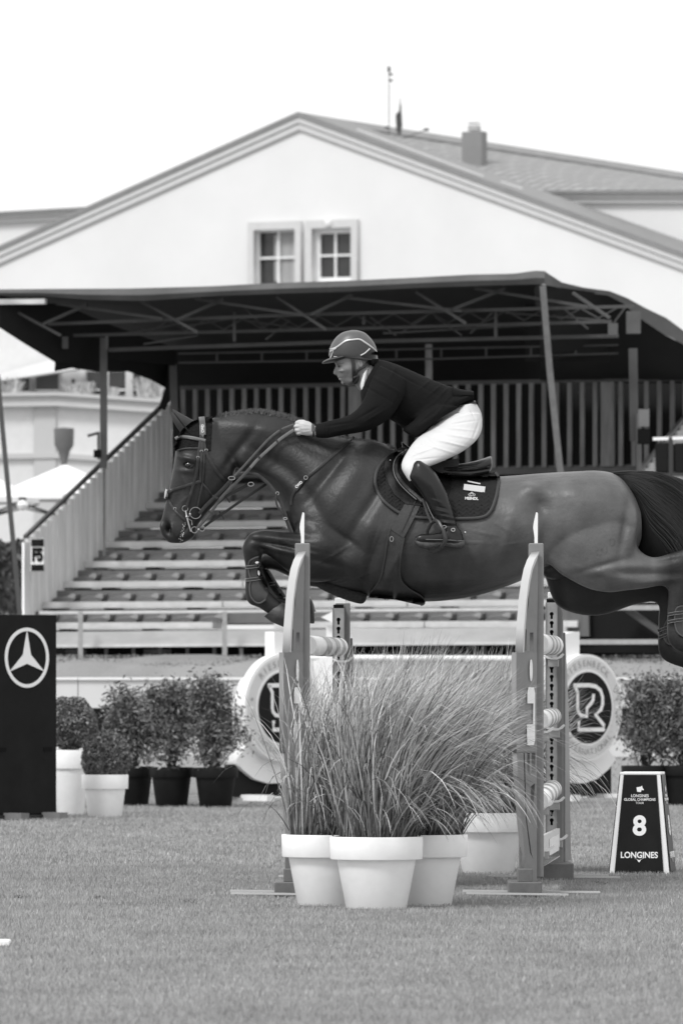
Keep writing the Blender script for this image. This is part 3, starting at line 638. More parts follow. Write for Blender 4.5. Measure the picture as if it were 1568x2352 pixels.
# ------------------------------------------------------------------ ring fence
fn = thing('ring_fence', W(784, GV(0) if 0 else 1829, 66.5), 'low white board fence with dark banner running behind the potted shrubs', 'fence')
def fb(u0, u1, v0, v1, m, name, d=0, th=.04):
    mb = MB(); mb.poly([W(u0, v0, 66.5 + d), W(u1, v0, 66.5 + d), W(u1, v1, 66.5 + d), W(u0, v1, 66.5 + d)], (0, th, 0)); return mb.build(name, M[m], fn)
u = -300
while u < 1900:
    fb(u, u + 158, 1562, 1626, 'barrier', 'board'); fb(u, u + 158.5, 1556, 1562, 'white', 'cap_rail', -.03, .1)
    fb(u + 1, u + 158, 1627, 1690, 'banner', 'banner_panel', .02); fb(u + 1, u + 158, 1700, 1738, 'barrier', 'lower_board', .02)
    fb(u - 4, u + 4, 1558, 1829, 'track', 'fence_post', .07, .08)
    u += 160
pf = thing('ground_rail', W(784, 1850, GV(1843)), 'thin pale kerb rail lying on the grass in front of the ring fence', 'rail')
mb = MB(); mb.box(W(700, 0, GV(1843)) * 1, (1, 1, 1)) if 0 else mb.bar(Vector((-4.2, GV(1843), .02)), Vector((4.4, GV(1843), .02)), .05, .04); mb.build('rail_body', M['alu'], pf)
# ------------------------------------------------------------------ potted plants
def pot(t, c, rt, rb, h, rim, mname):
    mb = MB(); zr = h - rim; rs_ = rb + (rt * .93 - rb) * (zr / h)
    mb.lathe(c, [(.001, 0.002), (rb * .97, 0.002), (rb, .006), (rs_, zr - .004), (rs_ + .001, zr), (rt * .975, zr + .001), (rt * .985, zr + .006), (rt, h - .006), (rt - .003, h), (rt - .022, h), (rt - .026, h - .03), (rt - .035, h - .05)], 56)
    mb.build('pot', M[mname], t, True)
    mb = MB(); n = 40; mb.v = [tuple(c + Vector((0, 0, h - .045)))] + [tuple(c + Vector(((rt - .03) * math.cos(2 * math.pi * j / n), (rt - .03) * math.sin(2 * math.pi * j / n), h - .04))) for j in range(n)]
    mb.f = [(0, j + 1, (j + 1) % n + 1) for j in range(n)]; mb.build('soil', M['soil'], t)
def grass_clump(t, c, nblade, rad, hmin, hmax, wind, seed):
    rs = np.random.default_rng(seed); K = 10; P = []; T = []
    for i in range(nblade):
        a = rs.uniform(0, 2 * math.pi); r0 = rad * math.sqrt(rs.uniform(0, 1)); p = np.array([c.x + r0 * math.cos(a), c.y + r0 * math.sin(a), c.z])
        L = rs.uniform(hmin, hmax) * (1 - .10 * r0 / rad); kind = rs.random()
        stray = kind < .20; thin = kind > .65; arch = kind < .10
        lean = rs.uniform(.0, .10 if math.cos(a) < 0 else .26) * (r0 / rad) + (rs.uniform(.12, .6) if stray else rs.uniform(0, .14)); az = (a + rs.normal(0, .5)) if math.cos(a) > -.2 else rs.normal(0, 1.5)
        if stray: L *= rs.uniform(.45, .95)
        d = np.array([math.cos(az) * lean + rs.normal(.03, .06), math.sin(az) * lean, 1.]); d /= np.linalg.norm(d)
        wx = wind * max(-.15, rs.normal(1, .6)); droop = 5.5 if arch else (rs.uniform(1.6, 4.2) if stray else rs.uniform(.1, 2.8)); wx = wx + (.25 if arch else 0); L = min(L, .85) if arch else L; wig = rs.normal(0, .05, 3)
        w0 = rs.uniform(.0014, .0024) if thin else rs.uniform(.0026, .0052); ang = rs.uniform(-1.2, 1.2); side = np.array([math.cos(ang), math.sin(ang) * .6, 0])
        tone = float(np.clip(rs.normal(.42 if thin else .30, .15), .06, .8)); prev = None; fb_ = rs.uniform(.5, 1.4)
        for k in range(K + 1):
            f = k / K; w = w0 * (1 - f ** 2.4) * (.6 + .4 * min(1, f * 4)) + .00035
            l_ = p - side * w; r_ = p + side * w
            if prev is not None: P.append([prev[0], prev[1], r_, l_]); T.append(min(.8, tone * (.22 + 1.1 * f)))  # dark base and light tip: clump shading painted along each blade
            prev = (l_, r_)
            d = d + np.array([wx * (f ** fb_) * .30 + math.cos(az) * droop * f * .06 + wig[0] * math.sin(f * 7), math.sin(az) * droop * f * .06 + wig[1] * math.sin(f * 6), -droop * f * f * .22]); d /= np.linalg.norm(d)
            p = p + d * L / K
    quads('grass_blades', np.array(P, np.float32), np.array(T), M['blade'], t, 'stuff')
gp_specs = [(752, 33.55, 'white pot of tall wind-blown grass, left of the front three', 620, .80, 1.10, .34), (864, 33.08, 'white pot of tall wind-blown grass, middle and foremost of the front three', 720, .84, 1.12, .30), (968, 33.55, 'white pot of tall wind-blown grass, right of the front three', 700, .82, 1.08, .22),
            (1121, 39.2, 'white pot of tall grass standing behind the others, next to the striped poles', 1400, .84, 1.12, .04), (955, 36.6, 'white pot of tall grass hidden behind the front three', 1300, .88, 1.18, .26)]
for i, (u, D, lab, nb, h0, h1, wd) in enumerate(gp_specs):
    c = Vector(((u - CX) * D / F, D, 0)); t = thing('potted_grass', c, lab, 'potted grass', 'white pots of tall ornamental grass by the jump')
    pot(t, c, .231, .150, .358, .113, 'white_pot'); grass_clump(t, c + Vector((0, 0, .31)), int(nb * 1.75), .19, h0, h1, wd, 40 + i)
# clipped balls
for (u, D, rt, rb, h, rim, ball, lab) in ((162, 56.6, 46 / 272, 31 / 272, 150 / 272, 43 / 272, (160, 1662, 60), 'tall white pot with a dense clipped boxwood ball, beside the black logo board'),
                                     (241, 55.6, 54 / 277, 39 / 277, 99 / 277, 33 / 277, (245, 1741, 56), 'low wide white pot with a smaller clipped boxwood ball')):
    c = Vector(((u - CX) * D / F, D, 0)); t = thing('potted_topiary', c, lab, 'topiary', 'clipped boxwood balls in white pots')
    pot(t, c, rt, rb, h, rim, 'white_pot')
    bc = W(ball[0], ball[1], D); r_ = ball[2] / F * D
    mb = MB(); mb.lathe(bc, [(.001, -r_ * .9)] + [(r_ * .9 * math.sin(R(x)), -r_ * .9 * math.cos(R(x))) for x in range(15, 180, 15)] + [(.001, r_ * .9)], 24); mb.build('dark_core', M['bark'], t, True)  # solid dark sphere stands in for the shade between the leaves
    n = 12000; d = rng.normal(size=(n, 3)); d /= np.linalg.norm(d, axis=1)[:, None]
    lump = 1 + .03 * np.sin(d[:, 0] * 9 + d[:, 2] * 5) + .02 * np.sin(d[:, 2] * 17)
    C = np.array(bc)[None] + d * (r_ * lump * rng.uniform(.92, 1.06, n))[:, None]; C = C[C[:, 2] > h - .03]
    o = quads('foliage', leaves(C, .010, rng, .55).astype(np.float32), np.clip(rng.normal(.175, .07, len(C)), .04, .42), M['leafv'], t)
# loose shrubs in black pots
def shrub(u, D, wtop, lab, grp, hw, vtop, vb=1762, seed=1, nl=8800):
    rs = np.random.default_rng(seed); s_ = F / D; c = Vector(((u - CX) / s_, D, 0)); t = thing('potted_shrub', c, lab, 'shrub', grp)
    pot(t, c, wtop / 2 / s_, wtop / 2 * .70 / s_, 92 / s_, 23 / s_, 'black_pot')
    zb = 90 / s_; zt = (W(u, vtop, D).z); R_ = hw / s_
    cl = []; st_ = MB()
    for k in range(34):
        a = rs.uniform(0, 2 * math.pi); f = rs.uniform(.06, 1) ** .72; rr = R_ * (.45 + .55 * math.sin(math.pi * min(1, f * .8 + .15))) * math.sqrt(rs.uniform(.05, 1))
        p = Vector((c.x + rr * math.cos(a), c.y + rr * math.sin(a), zb + (zt - zb) * f)); cl.append(p)
        base = Vector((c.x + rs.normal(0, .02), c.y + rs.normal(0, .02), zb - .03)); midp = (base + p) / 2 + Vector((rs.normal(0, .02), 0, .03)); st_.tube([base, midp, p], [.006, .004, .002], 4)
    st_.build('stem', M['bark'], t)
    C = []
    for p in cl:
        n = nl // 34; C.append(np.array(p)[None] + rs.normal(size=(n, 3)) * np.array([.064, .06, .066]))
    for k in range(26):      # upright sprays at the top
        p0 = cl[rs.integers(len(cl))]; L = rs.uniform(.08, .2)
        for j in range(16): C.append(np.array([[p0.x + rs.normal(0, .012), p0.y + rs.normal(0, .012), p0.z + L * j / 16]]))
    C = np.concatenate(C); C = C[C[:, 2] > zb - .02]
    quads('foliage', leaves(C, .019, rs, .32).astype(np.float32), np.clip(rs.normal(.13, .08, len(C)), .03, .42), M['leafv'], t)
gs1 = 'leafy shrubs in black pots, left of the round sign'; gs2 = 'leafy shrubs in black pots, right of the round sign'
shrub(305, 60.6, 100, 'leafy shrub in a black pot, nearest the boxwood balls', gs1, 62, 1592, seed=3)
shrub(394, 60.2, 102, 'leafy shrub in a black pot, middle of the left three', gs1, 60, 1585, seed=4)
shrub(495, 60.0, 104, 'leafy shrub in a black pot, right one of the left three, beside the sign', gs1, 60, 1580, seed=5)
shrub(1480, 61.0, 108, 'leafy shrub in a black pot behind the number marker', gs2, 56, 1580, 1745, seed=6)
shrub(1570, 61.0, 108, 'leafy shrub in a black pot cut by the right edge', gs2, 60, 1572, 1745, seed=8)
# ------------------------------------------------------------------ black logo board
al = R(46); bx = Vector((math.cos(al), math.sin(al), 0)); bnrm = Vector((math.sin(al), -math.cos(al), 0))
BD = 54.6; s_ = F / BD; lb0 = W(130, 1875, BD + .35)
lb = thing('logo_board', Vector((lb0.x, lb0.y, 0)), 'tall black advertising board with a white three-pointed star logo in a ring', 'board')
right = W(130, 1413, BD + .28); Wd = 140 / s_ / math.cos(al); hgt = 1.63; zt = right.z; zb = zt - hgt
rc = Vector((right.x, right.y, 0)); cc0 = rc - bx * (Wd / 2)
mb = MB(); mb.box(cc0 + UP * ((zt + zb) / 2) - bnrm * .15, (Wd, .30, hgt), bx, bnrm); mb.build('panel', M['black_panel'], lb, bevel=.004)
mb = MB(); mb.box(cc0 + UP * (zb - .012) - bnrm * .15, (Wd + .02, .33, .02), bx, bnrm); mb.build('base_tray', M['black_knob'], lb)
for q in (.12, .55):
    mb = MB(); mb.box(cc0 + UP * .035 + bx * (Wd / 2 - q) - bnrm * .1, (.09, .62, .05), bx, bnrm); mb.build('foot', M['riser'], lb)
mb = MB(); mb.box(cc0 + UP * .06 - bnrm * .2, (Wd * .9, .2, .09), bx, bnrm); mb.build('ballast', M['dark'], lb)
frl = frame(rc - bx * (66 / s_ / math.cos(al)) + UP * W(0, 1511, BD + .0).z + bnrm * .004, bx, UP); r0 = 69 / s_
plate('logo_ring', [circ(0, 0, r0), circ(0, 0, r0 * .885)], .006, frl, M['white'], lb)
pts = []
for k in range(3):
    a = 90 + 120 * k; pts += [(r0 * .91 * math.cos(R(a)), r0 * .91 * math.sin(R(a))), (r0 * .20 * math.cos(R(a + 60)), r0 * .20 * math.sin(R(a + 60)))]
plate('logo_star', [pts], .006, frl, M['white'], lb)
for a, w_ in ((-.50, 1), (.22, 1)):
    mb = MB(); mb.box(cc0 + bx * (Wd * .5 * (1 if a > 0 else -1) * .72) + UP * W(0, 1722, BD).z + bnrm * .002, (.09, .01, .035), bx, bnrm); mb.build('grip_slot', M['dark'], lb)
# ------------------------------------------------------------------ round club signs (wings of the jump behind)
SD = 63.0; ss = F / SD; sa = R(46.5); sx = Vector((math.cos(sa), math.sin(sa), 0)); sn = Vector((math.sin(sa), -math.cos(sa), 0)); kx = 1 / math.cos(sa)
def round_sign(uc, lab, mir=1):
    c = W(uc, 1626, SD) - sn * .07; t = thing('round_sign_wing', Vector((c.x, c.y, 0)), lab, 'sign', 'round white club signs of the jump behind')
    q = lambda du, dv: (du * kx / ss, -dv / ss)
    def fro(o): return frame(c + sn * o, sx, UP)
    body = [q(*p) for p in [(87, 120)]] + [q(87 - 170 * 0 - 0, 120)] if 0 else None
    outer = [q(88, 120), q(72, 142), q(45, 164), q(15, 174), q(-15, 174), q(-45, 164), q(-72, 142), q(-86, 122), q(-78, 108), q(-98, 60), q(-104, 0), q(-98, -60), q(-85, -110), q(-66, -150), q(-40, -168), q(-10, -175), q(1, -175), q(1, -118), q(60, -60), q(76, 0), q(74, 60), q(66, 90)]
    plate('body', [[(mir * x, y) for x, y in outer]], .12, fro(-.10), M['white'], t)
    plate('base', [[q(-88, 130), q(87, 130), q(87, 204), q(-88, 204)][::-1]], .1, fro(-.14), M['sign_dark'], t)
    plate('ring', [circ(0, 0, 123 / ss, n=80)], .10, fro(.01), M['white'], t)
    plate('ring_face', [circ(0, 0, 117 / ss, n=80)], .006, fro(.064), M['ring'], t)
    plate('rim', [circ(0, 0, 88 / ss, n=80)], .006, fro(.068), M['white'], t)
    plate('disc', [circ(0, 0, 82 / ss, n=80)], .006, fro(.073), M['sign_dark'], t)
    # emblem: an R drawn as one outline with a horse head inside
    def Z(x, y): return q(((x * .36 + 1003.5) - 1349.5), ((y * .36 + 1317.1) - 1626))
    line = [(870, 715), (890, 760), (890, 860), (895, 885), (910, 905), (950, 912), (952, 860), (975, 835), (992, 810), (996, 770)]
    line2 = [(862, 716), (965, 714), (1010, 722), (1042, 748), (1056, 790), (1056, 835), (1045, 870), (1010, 905), (1062, 968), (1062, 998), (898, 998), (898, 940)]
    def stroke(pl, w, nm):
        pp = [Z(*p) for p in pl]; L = []; Rr = []
        for i, p in enumerate(pp):
            a = pp[max(0, i - 1)]; b_ = pp[min(len(pp) - 1, i + 1)]; d = Vector((b_[0] - a[0], b_[1] - a[1])).normalized(); n = Vector((-d.y, d.x)) * w
            L.append((p[0] + n.x, p[1] + n.y)); Rr.append((p[0] - n.x, p[1] - n.y))
        for i in range(len(pp) - 1):
            mbs.poly([fro(.078) @ Vector((x, y, 0)) for x, y in (L[i], L[i + 1], Rr[i + 1], Rr[i])], -sn * .004)
        for p in pp[1:-1]:
            mbs.poly([fro(.0785) @ Vector((p[0] + w * math.cos(k * math.pi / 5), p[1] + w * math.sin(k * math.pi / 5), 0)) for k in range(10)], -sn * .004)
    mbs = MB(); stroke(line, 3.9 / ss * 1.15, 'e'); stroke(line2, 4.1 / ss * 1.15, 'e'); mbs.build('emblem', M['white'], t, fix=False)
    arc_text('RIESENBECK', fro(.070), 0, 0, 102 / ss, 134, 50, 21 / ss, M['sign_grey'], t)
    arc_text('INTERNATIONAL', fro(.070), 0, 0, 102 / ss, 222, 318, 20 / ss, M['sign_grey'], t, True)
    for sgn in (-1, 1):
        for dv, mm_ in ((-20, 'sign_grey'), (0, 'white'), (20, 'sign_grey')):
            plate('dot', [circ(sgn * 102 / ss, -dv / ss, 4.2 / ss, n=10)], .006, fro(.071), M[mm_], t)
    for sgn in (-60, 60):
        mb = MB(); mb.box(c - sn * .1 + sx * (sgn / ss * kx) + UP * (.04 - c.z), (.10, .7, .06), sx, sn); mb.build('foot', M['white'], t)
round_sign(1349.5, 'round white club sign with a dark horse-head R emblem, right of the jump, fully visible')
round_sign(650, 'round white club sign half hidden behind the left jump wing', -1)
fp = thing('far_pole', W(990, 1512, 64.2), 'plain white jump pole lying level behind the tall grass', 'jump pole')
mb = MB(); mb.tube([W(700, 1511, 64.6), W(1300, 1514, 63.8)], .030, 14); mb.build('pole_body', M['white'], fp, True)
fw = thing('white_wing', W(770, 1800, 63.4), 'white angular jump wing standing behind the left rear upright', 'jump wing')
mb = MB(); mb.poly([W(749, 1437, 64), W(808, 1437, 64), W(812, 1600, 64), W(800, 1832, 64), W(715, 1832, 64), W(712, 1520, 64), W(749, 1510, 64)], (0, .06, 0)); mb.build('panel', M['white'], fw)
mb = MB(); mb.poly([W(737, 1418, 63.9), W(772, 1401, 63.9), W(800, 1401, 63.9), W(800, 1433, 63.9), W(770, 1433, 63.9)], (0, .06, 0)); mb.build('arrow_head', M['white'], fw)
mb = MB(); mb.bar(W(778, 1830, 64.05), W(778, 1432, 64.05), .05); mb.build('stem', M['white'], fw)
# ------------------------------------------------------------------ jump wings, poles
ND, FD = 35.0, 38.0; ns = F / ND
def pose(u, D): return Vector(((u - CX) * D / F, D, 0))
pdir = (pose(1272, FD) - pose(1231, ND)).normalized()
wdir = Vector((-.62, -.785, 0)).normalized()       # the wing panel runs outward from the post
def near_wing(uc, lab, zs=1., wide=1.):
    p = pose(uc, ND); t = thing('jump_wing', p, lab, 'jump wing', 'near jump wings with flags')
    g1 = W(uc, 1248, ND).z
    mb = MB(); mb.box(p + UP * ((g1 + .1) / 2), (.078, .078, g1 - .1)); mb.build('upright', M['blue'], t, bevel=.005)
    kf = 1 / abs(wdir.x) / ns * wide                # one image pixel across, measured along the panel
    q = lambda du, v: ((du) * kf, W(0, v, ND - .1).z)
    fr = frame(p + Vector((-.0, -.046, 0)), -wdir, UP)  # local x points back to the post
    o1 = [q(-1, 1268), q(-12, 1288), q(-20, 1307), q(-26, 1336), q(-31.5, 1376), q(-37, 1440), q(-40, 1499), q(-3, 1499), q(1, 1300)]
    h1 = [q(-21, 1346), q(-24, 1360), q(-30, 1400), q(-26.5, 1411), q(-22, 1390)]
    h2 = [q(-33, 1436), q(-27, 1448), q(-27, 1495), q(-35, 1495)]
    h3 = [q(-20, 1453), q(-11, 1453), q(-11, 1495), q(-22, 1495)]
    plate('upper_panel', [o1, h1[::-1], h2[::-1], h3[::-1]], .022, fr, M['blue'], t)
    e_ = [q(-1, 1266), q(-13, 1286), q(-20.5, 1306), q(-27, 1336), q(-32.5, 1376), q(-38, 1440), q(-41, 1499), q(-38, 1499), q(-34.5, 1440), q(-29, 1376), q(-23, 1336), q(-17, 1308), q(-9, 1289)]
    plate('edge_strip', [e_], .05, fr, M['blue_light'], t)
    o2 = [q(-53, 1499), q(-4, 1499), q(-4, 1727), q(-52, 1727), q(-53, 1640)]
    plate('name_panel', [o2], .03, frame(p + Vector((0, -.056, 0)), -wdir, UP), M['blue'], t)
    frt = frame(p + Vector((0, -.056, 0)) - Vector((wdir.y, -wdir.x, 0)) * -.019, -wdir, UP)
    fr2 = frame(p + Vector((0.012, -.078, 0)), -wdir, UP)
    plate('logo_print', [[q(-18 + 3.2 * math.cos(a), 1540 - 25 * math.sin(a)) for a in np.linspace(0, 6.1, 20)]], .002, fr2, M['white'], t)
    plate('logo_print', [[q(-27, 1712), q(-27.5, 1690), q(-27.5, 1664), q(-13, 1664), q(-13, 1616), q(-27, 1616), q(-26.5, 1592), q(-24, 1579), q(-12, 1579), q(-9, 1592), q(-9, 1700), q(-12, 1712)]], .002, fr2, M['white'], t)
    o3 = [q(-52, 1727), q(-4, 1727), q(-4, 2030), q(-35, 2030), q(-33, 1962), q(-43, 1857), q(-49, 1785)]
    h4 = [q(-27, 1730), q(-21, 1730), q(-21, 1782), q(-27, 1770)]; h5 = [q(-17, 1730), q(-8, 1730), q(-8, 1775), q(-17, 1775)]
    h6 = [q(-18, 1806), q(-9, 1800), q(-13, 1880), q(-20, 1848)]
    h7 = [q(-36, 1730), q(-33, 1730), q(-28, 1880), q(-17, 1960), q(-13, 1975), q(-20, 1960), q(-31, 1880)]
    plate('lower_panel', [o3, h4[::-1], h5[::-1], h6[::-1], h7[::-1]], .03, fr, M['blue'], t)
    mb = MB(); mb.box(p + Vector((-.075, -.06, .17)), (.03, .16, .30)); mb.box(p + Vector((-.06, -.06, .115)), (.075, .25, .07)); mb.build('wing_foot', M['blue_dark'], t, bevel=.004)
    mb = MB(); mb.box(p + Vector((-.06, 0, .043)), (.17, .42, .078)); mb.build('base_block', M['blue_dark'], t, bevel=.006)
    for dy, x0_, x1_ in ((-.26, -.37, .16), (.14, -.38, .34)):
        mb = MB(); mb.bar(p + Vector((x0_, dy, .026)), p + Vector((x1_, dy, .018)), .03, .010); mb.build('ground_bar', M['blue_light'], t)
    mb = MB(); mb.box(p + Vector((-.004, -.041, g1 - .06)), (.01, .006, .01)); mb.build('bolt', M['dark'], t)
    # flag, turned so that it is seen almost edge-on
    fz = g1
    fo = p + Vector((0, 0, fz)); fm = MB(); px = 1 / ns
    fm.poly([fo + Vector((x * px, 0, z * px)) for x, z in ((-3.5, 0), (4, 0), (4.5, 68), (3, 71), (0, 71), (-5, 48), (-6.5, 36), (-3.5, 14))], (0, .012, 0)); fm.build('flag', M['white'], t, bevel=.001)
    return t
near_wing(1230.5, 'grey-blue jump wing with white flag at the near right of the jump'); near_wing(694.5, 'grey-blue jump wing with white flag at the near left of the jump', wide=.9)
def far_wing(uc, D, vtop, lab):
    p = pose(uc, D); s_ = F / D; t = thing('jump_wing', p, lab, 'jump wing', 'far jump uprights with keyhole tracks')
    z1 = W(0, vtop, D).z
    mb = MB(); mb.box(p + Vector((.012, .03, (z1 + .08) / 2)), (.085, .055, z1 - .08)); mb.build('upright', M['blue'], t, bevel=.004)
    mb = MB(); mb.box(p + Vector((-.002, .03, z1 + .012)), (.06, .05, .035)); mb.build('cap', M['white'], t, bevel=.003)
    hw = 12.8 / s_; ol = [[(-hw, .22), (hw, .22), (hw, z1 - .03), (-hw, z1 - .03)]]
    z = z1 - .095; k = 0
    while z > .30:
        r_ = 4.6 / s_; wv_ = 2.6 / s_; a = [(r_ * math.cos(R(x)), z + r_ * math.sin(R(x))) for x in range(-55, 236, 24)]
        a = [(wv_, z - 11.5 / s_ + .0)] + a[0:] + [(-wv_, z - 11.5 / s_)]; ol.append(a[::-1]); z -= 20.6 / s_
    plate('keyhole_track', ol, .012, frame(p + Vector((-.012, -.022, 0)), (1, 0, 0), UP), M['track'], t)
    mb = MB(); mb.box(p + Vector((-.012, -.010, (z1 + .2) / 2)), (.058, .006, z1 - .22)); mb.build('track_back', M['dark'], t)
    for dx in (-hw, hw):
        mb = MB(); mb.box(p + Vector((-.012 + dx, -.018, (z1 + .19) / 2)), (.005, .03, z1 - .25)); mb.build('track_edge', M['blue'], t)
    mb = MB(); mb.poly([p + Vector((.055, .04, z1 - .2)), p + Vector((.085, .3, .9)), p + Vector((.10, .42, .1)), p + Vector((.055, .04, .1))], (.012, 0, 0)); mb.build('side_brace', M['blue'], t)
    mb = MB(); mb.box(p + Vector((.02, .02, .05)), (.175, .44, .095)); mb.build('base_block', M['blue_dark'], t, bevel=.006)
    for dy, a, b_ in ((-.16, -.35, .37), (.18, -.1, .32)):
        mb = MB(); mb.bar(p + Vector((a, dy, .026)), p + Vector((b_, dy, .018)), .03, .010); mb.build('ground_bar', M['blue_light'], t)
far_wing(1271, FD, 1372, 'grey upright with keyhole track at the far right of the jump'); far_wing(782, FD, 1385, 'grey upright with keyhole track at the far left of the jump')
def jump_pole(u0, v0, u1, v1, r, lab, bands, D0=ND + .12, D1=FD - .12):
    a, b_ = W(u0, v0, D0), W(u1, v1, D1); t = thing('jump_pole', (a + b_) / 2, lab, 'jump pole', 'striped jump poles of the oxer')
    d = (b_ - a)
    mb = MB(); mb.tube([a, a + d * .004, b_ - d * .006, b_ - d * .002, b_], [r * .93, r, r, r * .8, r * .35], 28); mb.build('pole_body', M['white'], t, True)
    for f0, f1 in bands:
        mb = MB(); mb.tube([a + d * f0, a + d * f1], r + .0012, 28, False); mb.build('stripe', M['stripe'], t, True)
    return t
rp = .0505
bs = [(.25, .36), (.50, .60), (.72, .82)]
jump_pole(1236, 1479, 1271, 1483, .056, 'highest striped pole on the right-hand side of the jump', bs)
jump_pole(1238, 1655, 1268, 1646, rp, 'middle striped pole on the right-hand side of the jump', bs + [(.88, .94)])
jump_pole(1236, 1841, 1268, 1814, .054, 'lowest striped pole on the right-hand side of the jump', bs + [(.88, .94)])
jump_pole(706, 1483, 778, 1487, .053, 'striped pole on the left-hand side of the jump, the only one there', [(.30, .47), (.60, .73), (.83, .92)])
def cup(u, v, D, lab):
    p = W(u, v, D); t = thing('pole_cup', p, lab, 'jump cup', 'white cups carrying the jump poles')
    mb = MB(); pr = [p + Vector((x / 395, 0, z / 395)) for x, z in ((-24, 3), (-18, -2), (-6, -6), (8, -6), (18, -2), (24, 5), (21, 8), (10, -1), (-8, -1), (-18, 3))]
    mb.poly(pr, (0, .06, 0)); mb.build('cradle', M['white'], t)
    mb = MB(); mb.box(p + Vector((0, .02, -.035)), (.06, .02, .045)); mb.build('clip', M['track'], t, bevel=.004)
for (u, v, lab) in ((1271, 1509, 'cup under the highest right pole'), (1273, 1672, 'cup under the middle right pole'), (1273, 1838, 'cup under the lowest right pole'), (786, 1516, 'cup under the left pole'), (1280, 1925, 'cup holding the low plank')): cup(u, v, FD - .1, 'white plastic ' + lab + ' at its far end')
for (u, v, lab) in ((1246, 1678, 'cup under the middle right pole'), (1246, 1848, 'cup under the lowest right pole'), (1247, 1950, 'cup holding the low plank')): cup(u, v, ND + .15, 'white plastic ' + lab + ' at its near end')
pk = thing('jump_plank', W(1258, 1930, 36.5), 'pale flat plank hanging lowest between the right-hand wings', 'plank', None)
mb = MB(); a, b_ = W(1240, 1920, ND + .1), W(1277, 1903, FD - .1); mb.poly([a, b_, b_ - UP * .16, a - UP * .16], (.02, -.005, 0)); mb.build('plank_body', M['ring'], pk)
mb = MB(); mb.poly([a - UP * .03 + Vector((.022, 0, 0)) + (b_ - a) * .3, a + (b_ - a) * .9 - UP * .03 + Vector((.022, 0, 0)), a + (b_ - a) * .9 - UP * .12 + Vector((.022, 0, 0)), a + (b_ - a) * .3 - UP * .12 + Vector((.022, 0, 0))], (.002, 0, 0)); mb.build('printed_panel', M['white'], pk)
mb = MB(); a, b_ = W(1240, 1968, ND + .1), W(1277, 1945, FD - .1); mb.poly([a, b_, b_ - UP * .05, a - UP * .05], (.02, -.005, 0)); mb.build('plank_foot', M['blue_dark'], pk)
# ------------------------------------------------------------------ number marker
MD = GV(2008); ms = F / MD; mc = Vector(((1478 - CX) / ms, MD + .17, 0)); yaw = R(-9)
mk = thing('number_marker', mc, 'black and white tapered obstacle marker with the number 8 standing on the grass', 'marker')
hb_, ht_, hh = 71 / ms, 47 / ms, 231 / ms
Rm = Matrix.Rotation(yaw, 3, 'Z')
def mkp(x, y, f): k = hb_ + (ht_ - hb_) * f; return mc + Rm @ Vector((x * k, y * k, hh * f))
mb = MB(); cs = [(-1, -1), (1, -1), (1, 1), (-1, 1)]
mb.add([mkp(x * .97, y * .97, 0) for x, y in cs] + [mkp(x * .97, y * .97, .995) for x, y in cs], [(0, 1, 2, 3), (4, 5, 6, 7)] + [(i, (i + 1) % 4, 4 + (i + 1) % 4, 4 + i) for i in range(4)]); mb.build('body', M['white'], mk)
faces = []
for i in range(4):
    x0_, y0_ = cs[i]; x1_, y1_ = cs[(i + 1) % 4]
    def L(f, tt, o=1.0): return mkp((x0_ + (x1_ - x0_) * tt) * o, (y0_ + (y1_ - y0_) * tt) * o, f)
    mb = MB(); n_ = (L(.5, 1) - L(.5, 0)).cross(UP).normalized(); lo = .10
    pts = [L(.0, lo) + n_ * .003, L(0, 1 - lo) + n_ * .003, L(.985, 1 - lo) + n_ * .003, L(.985, lo) + n_ * .003]
    mb.poly(pts, -n_ * .012); mb.build('black_panel', M['marker_black'], mk)
    if i in (0, 1):
        pcen = lambda f: L(f, .5) + n_ * .006
        exv = (L(.5, 1) - L(.5, 0)).normalized(); eyv = (L(1, .5) - L(0, .5)).normalized()
        ff = lambda f: frame(pcen(f), exv, eyv)
        text('8', ff(.47), 62 / ms, M['white'], mk, bold=.005)
        text('LONGINES', ff(.185), 19.5 / ms, M['white'], mk, bold=.0012, sx=.92)
        text('LONGINES', ff(.775), 9.5 / ms, M['white'], mk, bold=.0003, sx=.9); text('GLOBAL CHAMPIONS', ff(.738), 8.5 / ms, M['white'], mk, bold=.0003, sx=.88); text('TOUR', ff(.704), 7 / ms, M['white'], mk)
        plate('emblem', [[(-.033, .008), (-.004, -.004), (.004, -.004), (.033, .008), (.012, .001), (.006, -.012), (0, -.018), (-.006, -.012), (-.012, .001)]], .002, ff(.145), M['white'], mk)
        plate('emblem', [[(-.02, .012), (.005, .016), (.012, .022), (.016, .008), (.024, -.002), (.02, -.006), (.010, -.002), (.006, -.016), (-.016, -.014)]], .002, ff(.84), M['white'], mk)
mb = MB(); mb.add([mkp(x * 1.0, y * 1.0, .995) for x, y in cs] + [mkp(x * .98, y * .98, 1.012) for x, y in cs], [(0, 1, 2, 3), (4, 5, 6, 7)] + [(i, (i + 1) % 4, 4 + (i + 1) % 4, 4 + i) for i in range(4)]); mb.build('top_cap', M['white'], mk)
wp = thing('white_block', (W(6, 2170, GV(2174)).x, GV(2174), 0), 'end of a small white block lying on the grass at the left edge', 'block')
mb = MB(); mb.box((W(4, 0, GV(2174)).x, GV(2174), .014), (.075, .12, .028)); mb.build('block_body', M['white'], wp, bevel=.005)
